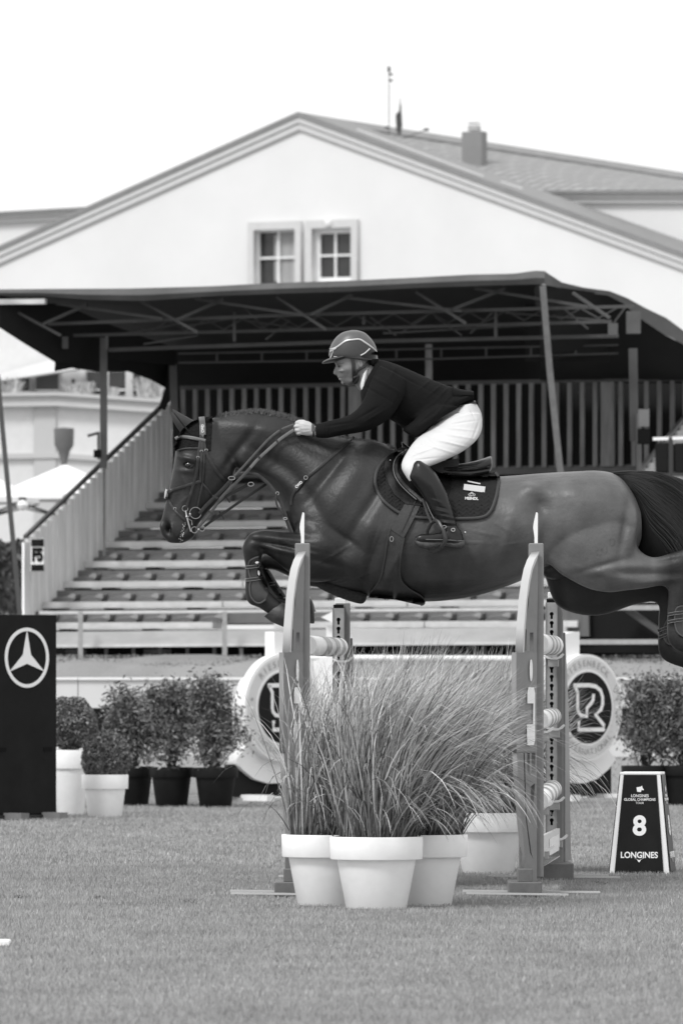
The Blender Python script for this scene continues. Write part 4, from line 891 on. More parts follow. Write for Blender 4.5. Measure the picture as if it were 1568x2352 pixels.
for i, (u, v) in enumerate(((50, 2068), (230, 2068), (432, 2078), (1382, 2035))):
    D = GV(v); c = Vector(((u - CX) * D / F, D, 0)); t = thing('turf_divot', c, ['loose tuft of torn turf lying left of the jump, nearest the edge', 'second loose tuft of turf left of the jump', 'loose tuft of turf just left of the left jump wing', 'dark loose tuft of turf right of the jump'][i], 'turf clod', 'loose tufts kicked out of the turf')
    C = np.array(c)[None] + rng.normal(size=(60, 3)) * np.array([.02, .02, .006]) + np.array([0, 0, .014]); quads('blades', leaves(C, .008, rng, .3).astype(np.float32), rng.uniform(.10, .28, 60), M['leafv'], t)
#@@HORSE
# ------------------------------------------------------------------ horse
YH = 36.5; hsx = F / YH                                    # photo pixels per metre at the horse
def H(u, v, d): return W(u, v, YH + d / hsx)               # d in pixels of depth, negative = toward the camera
def crs(p0, p1, p2, p3, t):
    return [0.5 * ((2 * b) + (-a + c) * t + (2 * a - 5 * b + 4 * c - d) * t * t + (-a + 3 * b - 3 * c + d) * t ** 3) for a, b, c, d in zip(p0, p1, p2, p3)]
def loft(mb, stn, sub=5, n=28, pw=1., sgn=1):
    """stn rows: uT,vT,uB,vB,w,d[,egg]; an oval ring between the two outline points"""
    st_ = [list(s) + [0.] * (7 - len(s)) for s in stn]; rows = []
    for i in range(len(st_) - 1):
        for k in range(sub): rows.append(crs(st_[max(i - 1, 0)], st_[i], st_[i + 1], st_[min(i + 2, len(st_) - 1)], k / sub))
    rows.append(st_[-1]); vs = []
    for (a, b, c, d, w, dc, egg) in rows:
        T = H(a, b, sgn * dc); B = H(c, d, sgn * dc); mid = (T + B) / 2; h = (T - B) / 2
        for j in range(n):
            th = 2 * math.pi * j / n; cs_, sn_ = math.cos(th), math.sin(th)
            cs_ = math.copysign(abs(cs_) ** pw, cs_); sn_ = math.copysign(abs(sn_) ** pw, sn_)
            vs.append(mid + h * cs_ + Vector((0, max(w, .5) / hsx * sn_ * (1 - egg * cs_), 0)))
    m = len(rows); fs = [(i * n + j, i * n + (j + 1) % n, (i + 1) * n + (j + 1) % n, (i + 1) * n + j) for i in range(m - 1) for j in range(n)]
    fs += [tuple(range(n))[::-1], tuple((m - 1) * n + j for j in range(n))]
    mb.add(vs, fs)
def blob(mb, u, v, d, ru, rv, rd, ang=0, n=16):
    ca, sa_ = math.cos(R(ang)), math.sin(R(ang)); vs = []; k = 10
    for i in range(k + 1):
        ph = math.pi * (i + .02) / (k + .04)
        for j in range(n):
            th = 2 * math.pi * j / n; x = math.sin(ph) * math.cos(th) * ru; z = math.cos(ph) * rv; y = math.sin(ph) * math.sin(th) * rd
            vs.append(H(u + x * ca - z * sa_, v + x * sa_ + z * ca, d + y))
    mb.add(vs, [(i * n + j, i * n + (j + 1) % n, (i + 1) * n + (j + 1) % n, (i + 1) * n + j) for i in range(k) for j in range(n)] + [tuple(range(n)), tuple(k * n + j for j in range(n))])
def fuse(mb, vox, it, fac=.5):
    me = bpy.data.meshes.new('tmp'); me.from_pydata(mb.v, [], mb.f); bm = bmesh.new(); bm.from_mesh(me); bmesh.ops.recalc_face_normals(bm, faces=bm.faces); bm.to_mesh(me); bm.free()
    o = bpy.data.objects.new('tmp', me); COL.objects.link(o)
    r_ = o.modifiers.new('r', 'REMESH'); r_.mode = 'VOXEL'; r_.voxel_size = vox
    if it: s_ = o.modifiers.new('s', 'SMOOTH'); s_.iterations = it; s_.factor = fac
    out = eval_mesh(o); bpy.data.meshes.remove(me); return out
def px_of(co):                                             # mesh coords (n,3) -> picture u, v and depth d
    D = co[:, 1]; return CX + co[:, 0] * F / D, HZ - (co[:, 2] - HC) * F / D, (D - YH) * hsx
def sculpt(me, bumps, sides=True):
    n = len(me.vertices); co = np.empty(n * 3, np.float32); me.vertices.foreach_get('co', co); co = co.reshape(-1, 3)
    no = np.empty(n * 3, np.float32); me.vertices.foreach_get('normal', no); no = no.reshape(-1, 3)
    u, v, d = px_of(co); amt = np.zeros(n); lat = np.abs(no[:, 1])
    for b_ in bumps:
        (bu, bv, ru, rv, ang, amp) = b_[:6]; near = b_[6] if len(b_) > 6 else 0
        ca, sa_ = math.cos(R(ang)), math.sin(R(ang)); x = (u - bu) * ca + (v - bv) * sa_; z = -(u - bu) * sa_ + (v - bv) * ca
        w = amp * np.exp(-(x / ru) ** 2 - (z / rv) ** 2) * np.clip(lat * 1.6, 0, 1)
        if near == 1: w = w * (d < 0)
        if near == 2: w = w * (d < -45)
        amt += w
    co = co + no * (amt / hsx)[:, None]; me.vertices.foreach_set('co', co.astype(np.float32).reshape(-1)); me.update(); return u, v, d

torso = [(480, 962, 540, 1068, 30, 0), (520, 952, 560, 1088, 36, 0), (572, 946, 585, 1092, 40, 0), (634, 953, 608, 1104, 45, 0), (690, 971, 632, 1130, 54, 0), (745, 993, 648, 1165, 68, 0),
         (800, 1006, 660, 1205, 84, 0, .1), (850, 1012, 674, 1245, 98, 0, .15), (885, 1020, 692, 1292, 108, 0, .15), (910, 1036, 722, 1336, 114, 0, .05), (935, 1058, 780, 1364, 118, 0, .05), (960, 1074, 850, 1370, 122, 0, .1),
         (1000, 1086, 930, 1380, 127, 0, .08), (1060, 1093, 1010, 1381, 132, 0, .06), (1120, 1095, 1100, 1367, 132, 0, .05), (1180, 1092, 1180, 1341, 127, 0), (1240, 1087, 1245, 1312, 122, 0), (1310, 1083, 1305, 1300, 120, 0, -.1),
         (1375, 1081, 1370, 1300, 116, 0, -.1), (1418, 1092, 1435, 1285, 106, 0), (1450, 1128, 1460, 1268, 88, 0), (1470, 1172, 1472, 1240, 54, 0)]
head = [(446, 965, 505, 975, 30, 0), (418, 990, 515, 995, 38, 0), (405, 1020, 530, 1030, 43, 0), (401, 1050, 539, 1068, 45, 0), (396, 1083, 534, 1106, 40, 0), (388, 1122, 505, 1146, 32, 0), (379, 1160, 474, 1180, 26, 0),
        (371, 1192, 456, 1204, 25, 0), (366, 1212, 449, 1224, 27, 0), (373, 1232, 440, 1238, 25, 0), (388, 1247, 418, 1248, 15, 0)]
fore_near = [(815, 1190, 790, 1330, 36, -62), (745, 1214, 718, 1338, 42, -74), (692, 1223, 668, 1318, 36, -78), (640, 1220, 628, 1284, 28, -78), (606, 1217, 602, 1268, 24, -77), (574, 1226, 600, 1264, 24, -76), (557, 1254, 603, 1268, 24, -76),
             (559, 1278, 599, 1288, 20, -76), (563, 1302, 595, 1305, 15, -76), (563, 1335, 598, 1328, 15, -76), (563, 1362, 610, 1348, 18, -76), (571, 1386, 625, 1364, 19, -76), (594, 1396, 636, 1375, 17, -76), (616, 1411, 652, 1387, 17, -76)]
fore_far = [(780, 1240, 770, 1345, 36, 62), (715, 1258, 716, 1348, 36, 72), (672, 1258, 672, 1328, 32, 76), (634, 1258, 634, 1311, 26, 76), (604, 1262, 612, 1306, 24, 76), (580, 1276, 606, 1304, 20, 76),
            (580, 1300, 612, 1310, 15, 76), (600, 1340, 630, 1345, 15, 76), (618, 1372, 652, 1372, 18, 76), (645, 1396, 668, 1372, 17, 76), (672, 1406, 690, 1372, 17, 76)]
hind_near = [(1370, 1110, 1248, 1285, 44, -62), (1430, 1145, 1300, 1326, 50, -66), (1460, 1205, 1350, 1352, 50, -68), (1462, 1252, 1396, 1361, 42, -70), (1484, 1275, 1434, 1357, 34, -70), (1510, 1279, 1478, 1352, 27, -70), (1548, 1268, 1518, 1346, 22, -70),
             (1592, 1260, 1533, 1356, 20, -70), (1600, 1300, 1533, 1380, 17, -70), (1580, 1360, 1532, 1405, 15, -70), (1572, 1425, 1531, 1430, 15, -70), (1580, 1462, 1533, 1468, 18, -70), (1604, 1472, 1550, 1492, 17, -70), (1640, 1476, 1590, 1508, 17, -70)]
hind_far = [(1340, 1190, 1250, 1320, 44, 60), (1382, 1250, 1276, 1388, 44, 66), (1420, 1290, 1330, 1412, 40, 70), (1450, 1300, 1388, 1412, 34, 70), (1480, 1303, 1452, 1391, 26, 70), (1520, 1296, 1497, 1383, 22, 70), (1572, 1290, 1512, 1393, 20, 70),
            (1572, 1350, 1511, 1420, 16, 70), (1552, 1440, 1511, 1446, 15, 70), (1556, 1484, 1511, 1492, 18, 70), (1582, 1494, 1528, 1519, 17, 70), (1625, 1500, 1580, 1538, 17, 70)]
mb = MB()
for l in (torso,): loft(mb, l, 5, 40)
loft(mb, head, 5, 28, .9)
for l in (fore_near, fore_far, hind_near, hind_far): loft(mb, l, 5, 24)
blob(mb, 512, 1062, 0, 30, 40, 36, -10)                    # jowl
blob(mb, 700, 1225, 0, 34, 60, 62, 20)                     # breast
blob(mb, 735, 1240, -58, 62, 62, 48, 25); blob(mb, 735, 1240, 58, 62, 62, 48, 25)      # point of shoulder
blob(mb, 820, 1265, -68, 60, 58, 42, 30); blob(mb, 820, 1265, 68, 60, 58, 42, 30)      # upper arm
blob(mb, 1272, 1308, 0, 30, 24, 26)
blob(mb, 1405, 1120, 0, 40, 30, 40, 30)                    # dock
hm = fuse(mb, .0085, 7)
hbumps = [ # u, v, ru, rv, angle, amplitude in pixels (positive = outwards)
    (435, 1066, 24, 15, 15, 4), (432, 1052, 22, 5, 12, 5), (430, 1067, 12, 8, 0, -4), (427, 1082, 18, 5, 5, 3), (462, 1095, 6, 55, -12, -3), (425, 1110, 32, 4, 70, 3.5), (512, 1070, 22, 30, 0, 5), (530, 1092, 10, 14, 0, 2),
    (383, 1214, 8.5, 15, -15, -14), (371, 1208, 4, 16, -15, 4), (396, 1216, 4, 16, -15, 5), (425, 1218, 26, 2.5, -50, -3), (448, 1230, 10, 9, 0, 3), (405, 1150, 12, 40, 20, -3),
    (545, 1035, 10, 60, 38, -6), (600, 985, 70, 15, 8, 4), (610, 1050, 60, 16, 30, -5), (640, 1095, 60, 14, 40, 4), (700, 1020, 70, 18, 25, -4), (590, 1075, 40, 9, 25, 4),
    (760, 1080, 120, 14, 128, -7), (800, 1110, 110, 26, 125, 6), (855, 1150, 110, 14, 122, -7), (715, 1150, 90, 16, 55, -5), (690, 1190, 30, 30, 0, 6),
    (745, 1245, 34, 34, 0, 7), (800, 1300, 46, 26, 25, 7), (790, 1235, 46, 9, 35, -5), (850, 1290, 12, 60, 15, -7), (745, 1290, 60, 8, 15, -4), (850, 1215, 40, 30, 40, 6), (890, 1320, 14, 50, 30, 5),
    (1222, 1128, 26, 15, 10, 8), (1238, 1160, 22, 26, -20, -9), (1190, 1170, 40, 60, 0, 3), (1290, 1130, 60, 26, 8, 5), (1380, 1180, 50, 60, 0, 5), (1300, 1190, 20, 90, -8, -4), (1250, 1230, 18, 70, 10, -5), (1240, 1290, 26, 24, 20, 7),
    (1330, 1260, 40, 60, -20, 6), (1452, 1215, 10, 50, 8, 5), (1432, 1220, 9, 60, 8, -5), (1400, 1320, 70, 12, 12, 4), (1380, 1300, 60, 7, -15, -4), (1460, 1300, 70, 9, -4, 4), (1480, 1318, 60, 7, 0, -4), (1500, 1335, 50, 6, -4, 3), (1525, 1290, 30, 6, -10, -3), (1290, 1320, 14, 26, -30, 4),
    (1050, 1330, 90, 10, -4, 3), (1120, 1350, 70, 7, -14, -3), (980, 1230, 14, 90, 10, -2), (1150, 1290, 50, 12, -20, -2), (1100, 1270, 12, 60, 14, 2), (1050, 1290, 10, 60, 12, 1.5), (1160, 1240, 10, 60, 16, 2),
    (640, 1238, 60, 7, 6, 4), (640, 1252, 70, 4, 10, -4), (660, 1268, 60, 6, 14, 4), (590, 1240, 14, 16, 0, 3), (600, 1262, 14, 5, 0, -3), (575, 1262, 9, 14, 0, 2),
    (421, 1150, 22, 2, -40, 1.5), (412, 1168, 16, 1.8, -60, 1.5), (690, 1262, 44, 3, 22, 2), (770, 1272, 40, 3, -30, 1.6), (815, 1328, 34, 3, -18, 2), (860, 1250, 3, 40, 20, 1.6), (905, 1300, 3, 36, 30, 1.5),
    (1110, 1225, 34, 2.2, 12, 1.6), (1085, 1246, 34, 2, 4, 1.4), (1150, 1210, 26, 2, 30, 1.4), (1170, 1250, 22, 2, -10, 1.2),
]
hbumps = [(b_[0], b_[1], b_[2], b_[3], b_[4], b_[5] * (1.35 if b_[0] > 560 else 1.3)) + tuple(b_[6:]) for b_ in hbumps]
hu, hv, hd = sculpt(hm, hbumps)
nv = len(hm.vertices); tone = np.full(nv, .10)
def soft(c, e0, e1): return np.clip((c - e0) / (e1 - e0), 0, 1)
tone *= 1 - .84 * soft(hu, 1260, 730); tone *= 1 - .62 * soft(hv, 1200, 1350) * (hu < 1250)  # bright haunch and dark belly: light and shade painted into the coat
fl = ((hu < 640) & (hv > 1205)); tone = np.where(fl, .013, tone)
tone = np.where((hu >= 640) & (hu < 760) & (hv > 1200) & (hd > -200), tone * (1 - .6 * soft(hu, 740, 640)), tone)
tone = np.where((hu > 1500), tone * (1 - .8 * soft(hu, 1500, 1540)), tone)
tone = np.where((hd > 14) & (hv > 1290) & (hu > 1230), .012, tone); tone = np.where((hd > 40) & (hv > 1240), .012, tone)  # far hind leg and far side toned dark as their shaded side
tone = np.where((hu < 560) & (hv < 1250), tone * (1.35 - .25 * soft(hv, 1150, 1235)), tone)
tone = np.where((hv > 1340) & (hu > 700) & (hu < 1200), tone * (1 - .55 * soft(hv, 1330, 1375)), tone)  # underside of the belly darkened further, shade in the colour
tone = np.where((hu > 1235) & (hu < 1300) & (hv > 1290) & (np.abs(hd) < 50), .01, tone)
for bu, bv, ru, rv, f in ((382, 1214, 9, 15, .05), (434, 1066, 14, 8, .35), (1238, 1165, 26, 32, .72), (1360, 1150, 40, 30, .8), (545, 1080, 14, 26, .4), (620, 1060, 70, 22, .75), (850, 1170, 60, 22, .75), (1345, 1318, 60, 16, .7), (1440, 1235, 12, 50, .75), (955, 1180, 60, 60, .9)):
    tone *= 1 - (1 - f) * np.exp(-((hu - bu) / ru) ** 2 - ((hv - bv) / rv) ** 2)  # nostril and eye are dark; muscle hollows have shade painted in
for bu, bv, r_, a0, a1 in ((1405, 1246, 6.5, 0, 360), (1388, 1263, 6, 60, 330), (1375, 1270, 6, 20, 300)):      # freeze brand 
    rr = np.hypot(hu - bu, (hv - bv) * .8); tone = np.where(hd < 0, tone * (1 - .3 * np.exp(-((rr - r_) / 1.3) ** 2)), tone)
hat = hm.attributes.new('tone', 'FLOAT', 'POINT'); hat.data.foreach_set('value', tone.astype(np.float32))
HROOT = Vector((H(1000, 1200, 0).x, YH, 0)); 
horse = thing('horse', H(960, 1240, 0), 'dark bay horse in mid-jump with forelegs folded, stretched over the oxer', 'horse')
HV = [v.co.copy() for v in hm.vertices]; HPY = [tuple(p.vertices) for p in hm.polygons]
bvh = BVHTree.FromPolygons(HV, HPY)
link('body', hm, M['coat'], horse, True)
EYE = Vector((0, 0, HC))
def surf(u, v, off=2., n_out=False, tree=None, back=False):
    d = (H(u, v, 0) - EYE).normalized()
    loc, nor, i, dist = (tree or bvh).ray_cast(EYE + d * 30, d)
    if loc is None:
        loc, nor, i, dist = (tree or bvh).find_nearest(H(u, v, -60)); loc = W(u, v, loc.y)
    p = loc - d * (off / hsx)
    return (p, nor) if n_out else p
def strap(pts, w, th, m, name, parent, off=2.2, free=None, tree=None, build=True, mb=None):
    """ribbon following the body (free=None) or hanging free between depths free=(d0,d1)"""
    P = []; L = [0]
    for a, b_ in zip(pts[:-1], pts[1:]): L.append(L[-1] + math.dist(a[:2], b_[:2]))
    n = max(3, int(L[-1] / 4) + 1); sm = []
    for i in range(n + 1):
        t = L[-1] * i / n
        for j in range(len(pts) - 1):
            if t <= L[j + 1] + 1e-6:
                f = (t - L[j]) / max(1e-6, L[j + 1] - L[j]); sm.append(crs(pts[max(j - 1, 0)][:2], pts[j][:2], pts[j + 1][:2], pts[min(j + 2, len(pts) - 1)][:2], f)); break
    for i, (u, v) in enumerate(sm):
        if free is None: P.append(surf(u, v, off, True, tree))
        else: P.append((H(u, v, free[0] + (free[1] - free[0]) * i / (len(sm) - 1)), Vector((0, -1, 0))))
    if free is None:       # even out depth
        ys = [p[0].y for p in P]
        for _ in range(3): ys = [ys[0]] + [min(ys[i], (ys[i - 1] + ys[i] * 2 + ys[i + 1]) / 4) for i in range(1, len(ys) - 1)] + [ys[-1]]
        P = [(W(sm[i][0], sm[i][1], ys[i]), P[i][1]) for i in range(len(P))]
    mb = mb or MB(); base = len(mb.v); k = len(P)
    for i, (p, nr) in enumerate(P):
        t = (P[min(i + 1, k - 1)][0] - P[max(i - 1, 0)][0]).normalized(); nv_ = (nr * .5 + Vector((0, -1, 0))).normalized()
        s_ = t.cross(nv_).normalized() * (w / 2 / hsx); o_ = nv_ * (th / 2 / hsx)
        mb.v += [tuple(p + s_ + o_ * .6), tuple(p + s_ * .6 + o_), tuple(p - s_ * .6 + o_), tuple(p - s_ + o_ * .6), tuple(p - s_ - o_), tuple(p + s_ - o_)]
    for i in range(k - 1):
        for j in range(6): mb.f.append((base + i * 6 + j, base + i * 6 + (j + 1) % 6, base + (i + 1) * 6 + (j + 1) % 6, base + (i + 1) * 6 + j))
    mb.f += [tuple(base + j for j in range(6)), tuple(base + (k - 1) * 6 + j for j in range(6))]
    return mb.build(name, m, parent, True) if build else mb
def patch(outline, off, th, m, name, parent, step=5., hf=None, tree=None, smooth=True):
    out = [];
    for a, b_ in zip(outline, outline[1:] + outline[:1]):
        n = max(1, int(math.dist(a, b_) / step))
        out += [(a[0] + (b_[0] - a[0]) * i / n, a[1] + (b_[1] - a[1]) * i / n) for i in range(n)]
    def inside(x, y):
        c = False; j = len(out) - 1
        for i in range(len(out)):
            xi, yi = out[i]; xj, yj = out[j]
            if (yi > y) != (yj > y) and x < (xj - xi) * (y - yi) / (yj - yi) + xi: c = not c
            j = i
        return c
    pts = list(out); xs_ = [p[0] for p in out]; ys_ = [p[1] for p in out]; y = min(ys_) + step * .5; row = 0
    while y < max(ys_):
        x = min(xs_) + (row % 2) * step * .5
        while x < max(xs_):
            if inside(x, y) and min((x - p[0]) ** 2 + (y - p[1]) ** 2 for p in out) > (step * .45) ** 2: pts.append((x, y))
            x += step
        y += step * .87; row += 1
    ne = len(out)
    r_ = delaunay_2d_cdt([Vector(p) for p in pts], [(i, (i + 1) % ne) for i in range(ne)], [], 1, 1e-5)
    V2, E2, F2 = r_[0], r_[1], r_[2]
    top_ = []
    for p in V2:
        o_ = off + (hf(p[0], p[1]) if hf else 0)
        top_.append(surf(p[0], p[1], o_, tree=tree))
    n = len(top_); vs = top_ + [p + Vector((0, th / hsx, 0)) for p in top_]
    fs = [tuple(f) for f in F2]; cnt = {}
    for f in fs:
        for i in range(len(f)):
            e = (f[i], f[(i + 1) % len(f)]); cnt[tuple(sorted(e))] = cnt.get(tuple(sorted(e)), []) + [e]
    bd = [v_[0] for v_ in cnt.values() if len(v_) == 1]
    allf = fs + [tuple(x + n for x in f[::-1]) for f in fs] + [(a, a + n, b_ + n, b_) for a, b_ in bd]
    mb = MB(); mb.add(vs, allf); return mb.build(name, m, parent, smooth)
def ringo(u, v, d, r, t, m, name, parent, ry=None, yaw=0, n=24, a0=0, a1=360):
    mb = MB(); c = H(u, v, d); P = [c + Vector((r / hsx * math.cos(R(a0 + (a1 - a0) * i / n)) * math.cos(yaw), r / hsx * math.cos(R(a0 + (a1 - a0) * i / n)) * math.sin(yaw), (ry or r) / hsx * math.sin(R(a0 + (a1 - a0) * i / n)))) for i in range(n + 1)]
    mb.tube(P, t / hsx, 6); return mb.build(name, m, parent, True)
def sph(p, r, m, name, parent, sq=(1, 1, 1)):
    mb = MB(); mb.lathe((0, 0, 0), [(.0001, -r)] + [(r * math.sin(R(x)), -r * math.cos(R(x))) for x in range(20, 180, 20)] + [(.0001, r)], 14)
    mb.v = [(p[0] + x * sq[0], p[1] + y * sq[1], p[2] + z * sq[2]) for x, y, z in mb.v]; return mb.build(name, m, parent, True)
def dsurf(u, v): return (surf(u, v, 0).y - YH) * hsx
# eye, nostril, hooves
sph(surf(434, 1067, -3.0), 8.2 / hsx, M['eye'], 'eye', horse, (1.15, .8, .85))
mb = MB(); strap([(420, 1066), (428, 1060), (438, 1059.5), (447, 1065)], 3.2, 3, M['coat'], '', None, 1.4, build=False, mb=mb); strap([(421, 1069), (430, 1074), (440, 1073.5), (447, 1067)], 2.2, 2.5, M['coat'], '', None, .9, build=False, mb=mb); mb.build('eyelid', M['hair'], horse, True)
for (l, sg) in (([(607, 1416, 645, 1383, 16, -76), (622, 1428, 652, 1386, 21, -76), (640, 1436, 657, 1390, 23, -76), (662, 1445, 660, 1392, 20, -76)], 1), ([(680, 1410, 696, 1370, 16, 76), (694, 1422, 706, 1369, 21, 76), (712, 1432, 715, 1376, 22, 76), (722, 1432, 721, 1390, 12, 76)], 1),
                ([(1630, 1474, 1580, 1506, 17, -70), (1670, 1480, 1620, 1540, 22, -70)], 1), ([(1615, 1500, 1570, 1536, 17, 70), (1660, 1510, 1610, 1562, 22, 70)], 1)):
    mb = MB(); loft(mb, l, 4, 20); mb.build('hoof', M['hoof'], horse, True)
for (a, b_, sg) in (((656, 1389), (664, 1444), -76), ((710, 1371), (724, 1405), 76)):
    mb = MB(); pts_ = [a, ((a[0] * 2 + b_[0]) / 3 + 1, (a[1] * 2 + b_[1]) / 3), b_]; P = []
    mb.tube([H(p[0], p[1], sg) for p in pts_], [17 / hsx * .12] * 3, 6); mb.build('shoe', M['alu'], horse, True)
sph(H(654, 1392, -80), 2.2 / hsx, M['foam'], 'stud', horse)
# ears
for sg, du, dv in ((-1, 0, 0), (1, -3, 5)):
    mb = MB(); loft(mb, [(396 + du, 939 + dv, 396 + du, 943 + dv, 1.5, -22), (404 + du, 943 + dv, 399 + du, 956 + dv, 5, -24), (420 + du, 952 + dv, 406 + du, 972 + dv, 9, -27), (440 + du, 963 + dv, 416 + du, 986 + dv, 12, -31), (458 + du, 974 + dv, 428 + du, 1000 + dv, 13, -34), (464 + du, 990 + dv, 440 + du, 1006 + dv, 8, -34)], 4, 16, 1., -sg * -1 if sg == -1 else -1)
    mb.build('ear', M['ear'], horse, True)
mb = MB(); mb.tube([H(400, 948, -30), H(410, 962, -36), H(424, 980, -42), H(436, 994, -46)], [1 / hsx, 2 / hsx, 2.4 / hsx, 1 / hsx], 6); mb.build('ear_fold', M['hair'], horse, True)
# mane: short pulled crest
rs = np.random.default_rng(5); P = []; T = []
crest = curve([(500, 957), (534, 951), (572, 946), (604, 947), (634, 953), (668, 962), (700, 976), (745, 995), (800, 1009), (850, 1014), (900, 1028)], 900)
for i, (u, v) in enumerate(crest):
    L = (5 + 3 * abs(math.sin(i * .11))) * rs.uniform(.5, 1.1) if u < 700 else 4 * rs.uniform(.3, 1)
    for k in range(3):
        uu = u + rs.normal(0, 2); d0 = rs.normal(0, 7); w = .9 / hsx; tip = H(uu + rs.normal(4, 2.5), v - L + rs.normal(0, 1.5), d0 - 4 * rs.random()); b0 = H(uu, v + 5, d0)
        wv_ = Vector((w, 0, 0)); P.append([b0 - wv_, b0 + wv_, tip + wv_ * .4, tip - wv_ * .4]); T.append(.05 + .10 * rs.random())
quads('mane', np.array([[tuple(p) for p in q] for q in P], np.float32), np.array(T), M['leafv'], horse, 'stuff')
mb = MB(); loft(mb, [(492, 958, 498, 966, 9, 0), (534, 948.5, 538, 962, 10, 0), (572, 943.5, 572, 960, 10, 0), (604, 944, 602, 962, 10, 0), (634, 950, 628, 968, 10, 0), (668, 960, 660, 978, 9, 0), (700, 974, 690, 990, 8, 0)], 4, 12)
mb.build('mane_root', M['hair'], horse, True)
# tail
mb = MB(); loft(mb, [(1404, 1084, 1430, 1112, 16, 0), (1440, 1080, 1452, 1150, 24, 0), (1486, 1083, 1466, 1225, 32, 0), (1530, 1090, 1470, 1282, 36, 0), (1580, 1108, 1530, 1330, 38, 0), (1640, 1160, 1560, 1380, 34, 0), (1690, 1240, 1590, 1440, 26, 0)], 6, 24)
tl = mb.build('tail', M['hair'], horse, True)
mb = MB(); rs = np.random.default_rng(9)
for k in range(460):
    f = rs.random() * 1.35; sd_ = -1; u0 = 1408 + 26 * min(f, 1); v0 = 1085 + 30 * min(f, 1); q = rs.random()
    p1 = (1445 + 25 * f + 20 * q, 1082 + 75 * f); p2 = (1490 + 40 * q, 1086 + 130 * f); p3 = (1540 + 60 * q, 1105 + 170 * f + 30 * q); p4 = (1570 + 90 * q, 1160 + 200 * f + 60 * q)
    ds = [-10 - 8 * rs.random(), -26 * math.sin(math.pi * (.1 + .6 * f)) - 4, -36 * math.sin(math.pi * (.12 + .58 * f)) - 3, -40 * math.sin(math.pi * (.12 + .58 * f)) - 3, -36]
    pp = [(u0, v0), p1, p2, p3, p4]; Pn = []
    for j in range(4):
        for t_ in (0, .33, .66): c_ = crs(pp[max(j - 1, 0)] + (ds[max(j - 1, 0)],), pp[j] + (ds[j],), pp[j + 1] + (ds[j + 1],), pp[min(j + 2, 4)] + (ds[min(j + 2, 4)],), t_); Pn.append(H(c_[0], c_[1], c_[2]))
    mb.tube(Pn, [.55 / hsx] * (len(Pn) - 1) + [.3 / hsx], 4, False)
mb.build('tail_strands', mat('tail_strand_sheen', .012, .45), tl, True)
# whiskers and foam at the mouth
mb = MB(); rs = np.random.default_rng(2)
for k in range(34):
    v = 1200 + 46 * rs.random(); u = 424 - (v - 1200) * .2 + rs.normal(0, 2.2); mb.add([surf(u + a, v + b_, 1.2) for a, b_ in ((-.8, 0), (0, 1.6), (.8, 0), (0, -1.6))], [(0, 1, 2, 3)])
fo_ = mb.build('foam_flecks', M['foam'], horse); 
# ------------------------------------------------------------------ ear bonnet and bridle
bn = thing('ear_bonnet', H(450, 1000, -30), 'dark knitted ear bonnet over the poll of the horse', 'ear bonnet')
patch([(402, 1036), (400, 1020), (408, 1000), (420, 984), (440, 968), (462, 960), (488, 955), (487, 985), (484, 1036), (470, 1036), (456, 1029), (425, 1030)], 1.6, 4, M['knit'], 'cap', bn, 4., lambda x, y: .6 * math.sin(x * 1.6) * math.sin(y * 1.6))
strap([(402, 1036), (412, 1033), (425, 1030), (456, 1029)], 3.5, 3, M['pad_rim'], 'edging', bn, 3)
br = thing('bridle', H(450, 1090, -40), 'dark leather bridle with pale headpiece, crossed noseband and steel bit on the horse head', 'bridle')
def stp(n, pts, w, m='leather', off=2.4, par=None, th=2.2): return strap(pts, w, th, M[m], n, par or br, off)
hp = stp('headpiece', [(463, 957), (465, 975), (465.5, 998)], 13.5, 'leather_grey', 4.5, th=3)
mb = MB(); mb.add([surf(460, 995, 7), surf(471, 995, 7), surf(465.5, 1004, 6)], [(0, 1, 2)]); mb.build('headpiece_tip', M['leather_grey'], hp)
text('CWD', Matrix.Translation(surf(465.5, 984, 9)) @ Matrix.Rotation(R(90), 4, 'X') @ Matrix.Rotation(R(90), 4, 'Z'), 7.5 / hsx, M['white'], hp, 'maker_plate', .0006, .0006)
stp('browband', [(402, 1007), (410, 1003), (420, 1002), (441, 1004.5), (472, 1011)], 5.5, 'leather_grey', 4.2); stp('browband_edge', [(404, 1010), (420, 1006), (441, 1008.5), (472, 1015)], 3, 'leather', 4)
ck = stp('cheekpiece', [(462, 999), (459, 1021), (454.6, 1053), (452, 1079), (444, 1114), (436, 1140), (428, 1166)], 6.5, off=4)
ck2 = stp('cheekpiece', [(466, 1002), (463, 1045), (461, 1082), (459.5, 1108)], 6, off=3.6)
stp('cheekpiece', [(469, 1037), (466, 1101), (457, 1149), (452, 1170)], 4.2, off=2.6)
stp('throatlash', [(468, 1012), (473, 1037), (487, 1066), (503, 1089), (519, 1106)], 6.5, off=3)
nb = stp('noseband', [(384, 1131), (396, 1125), (412, 1120), (441, 1111), (460, 1105)], 6.5, off=3.4); stp('noseband', [(464, 1109), (481, 1129), (497, 1149)], 4, off=2.6)
stp('flash_strap', [(381, 1141), (391, 1157), (402, 1173), (415, 1186), (429, 1198)], 5.5, off=3.2)
mb = MB(); loft(mb, [(381, 1122, 386, 1128, 9, -12), (378, 1132, 385, 1136, 11, -12), (377, 1144, 381, 1147, 6, -12)], 3, 10); mb.build('fleece_pad', M['foam'], nb, True)
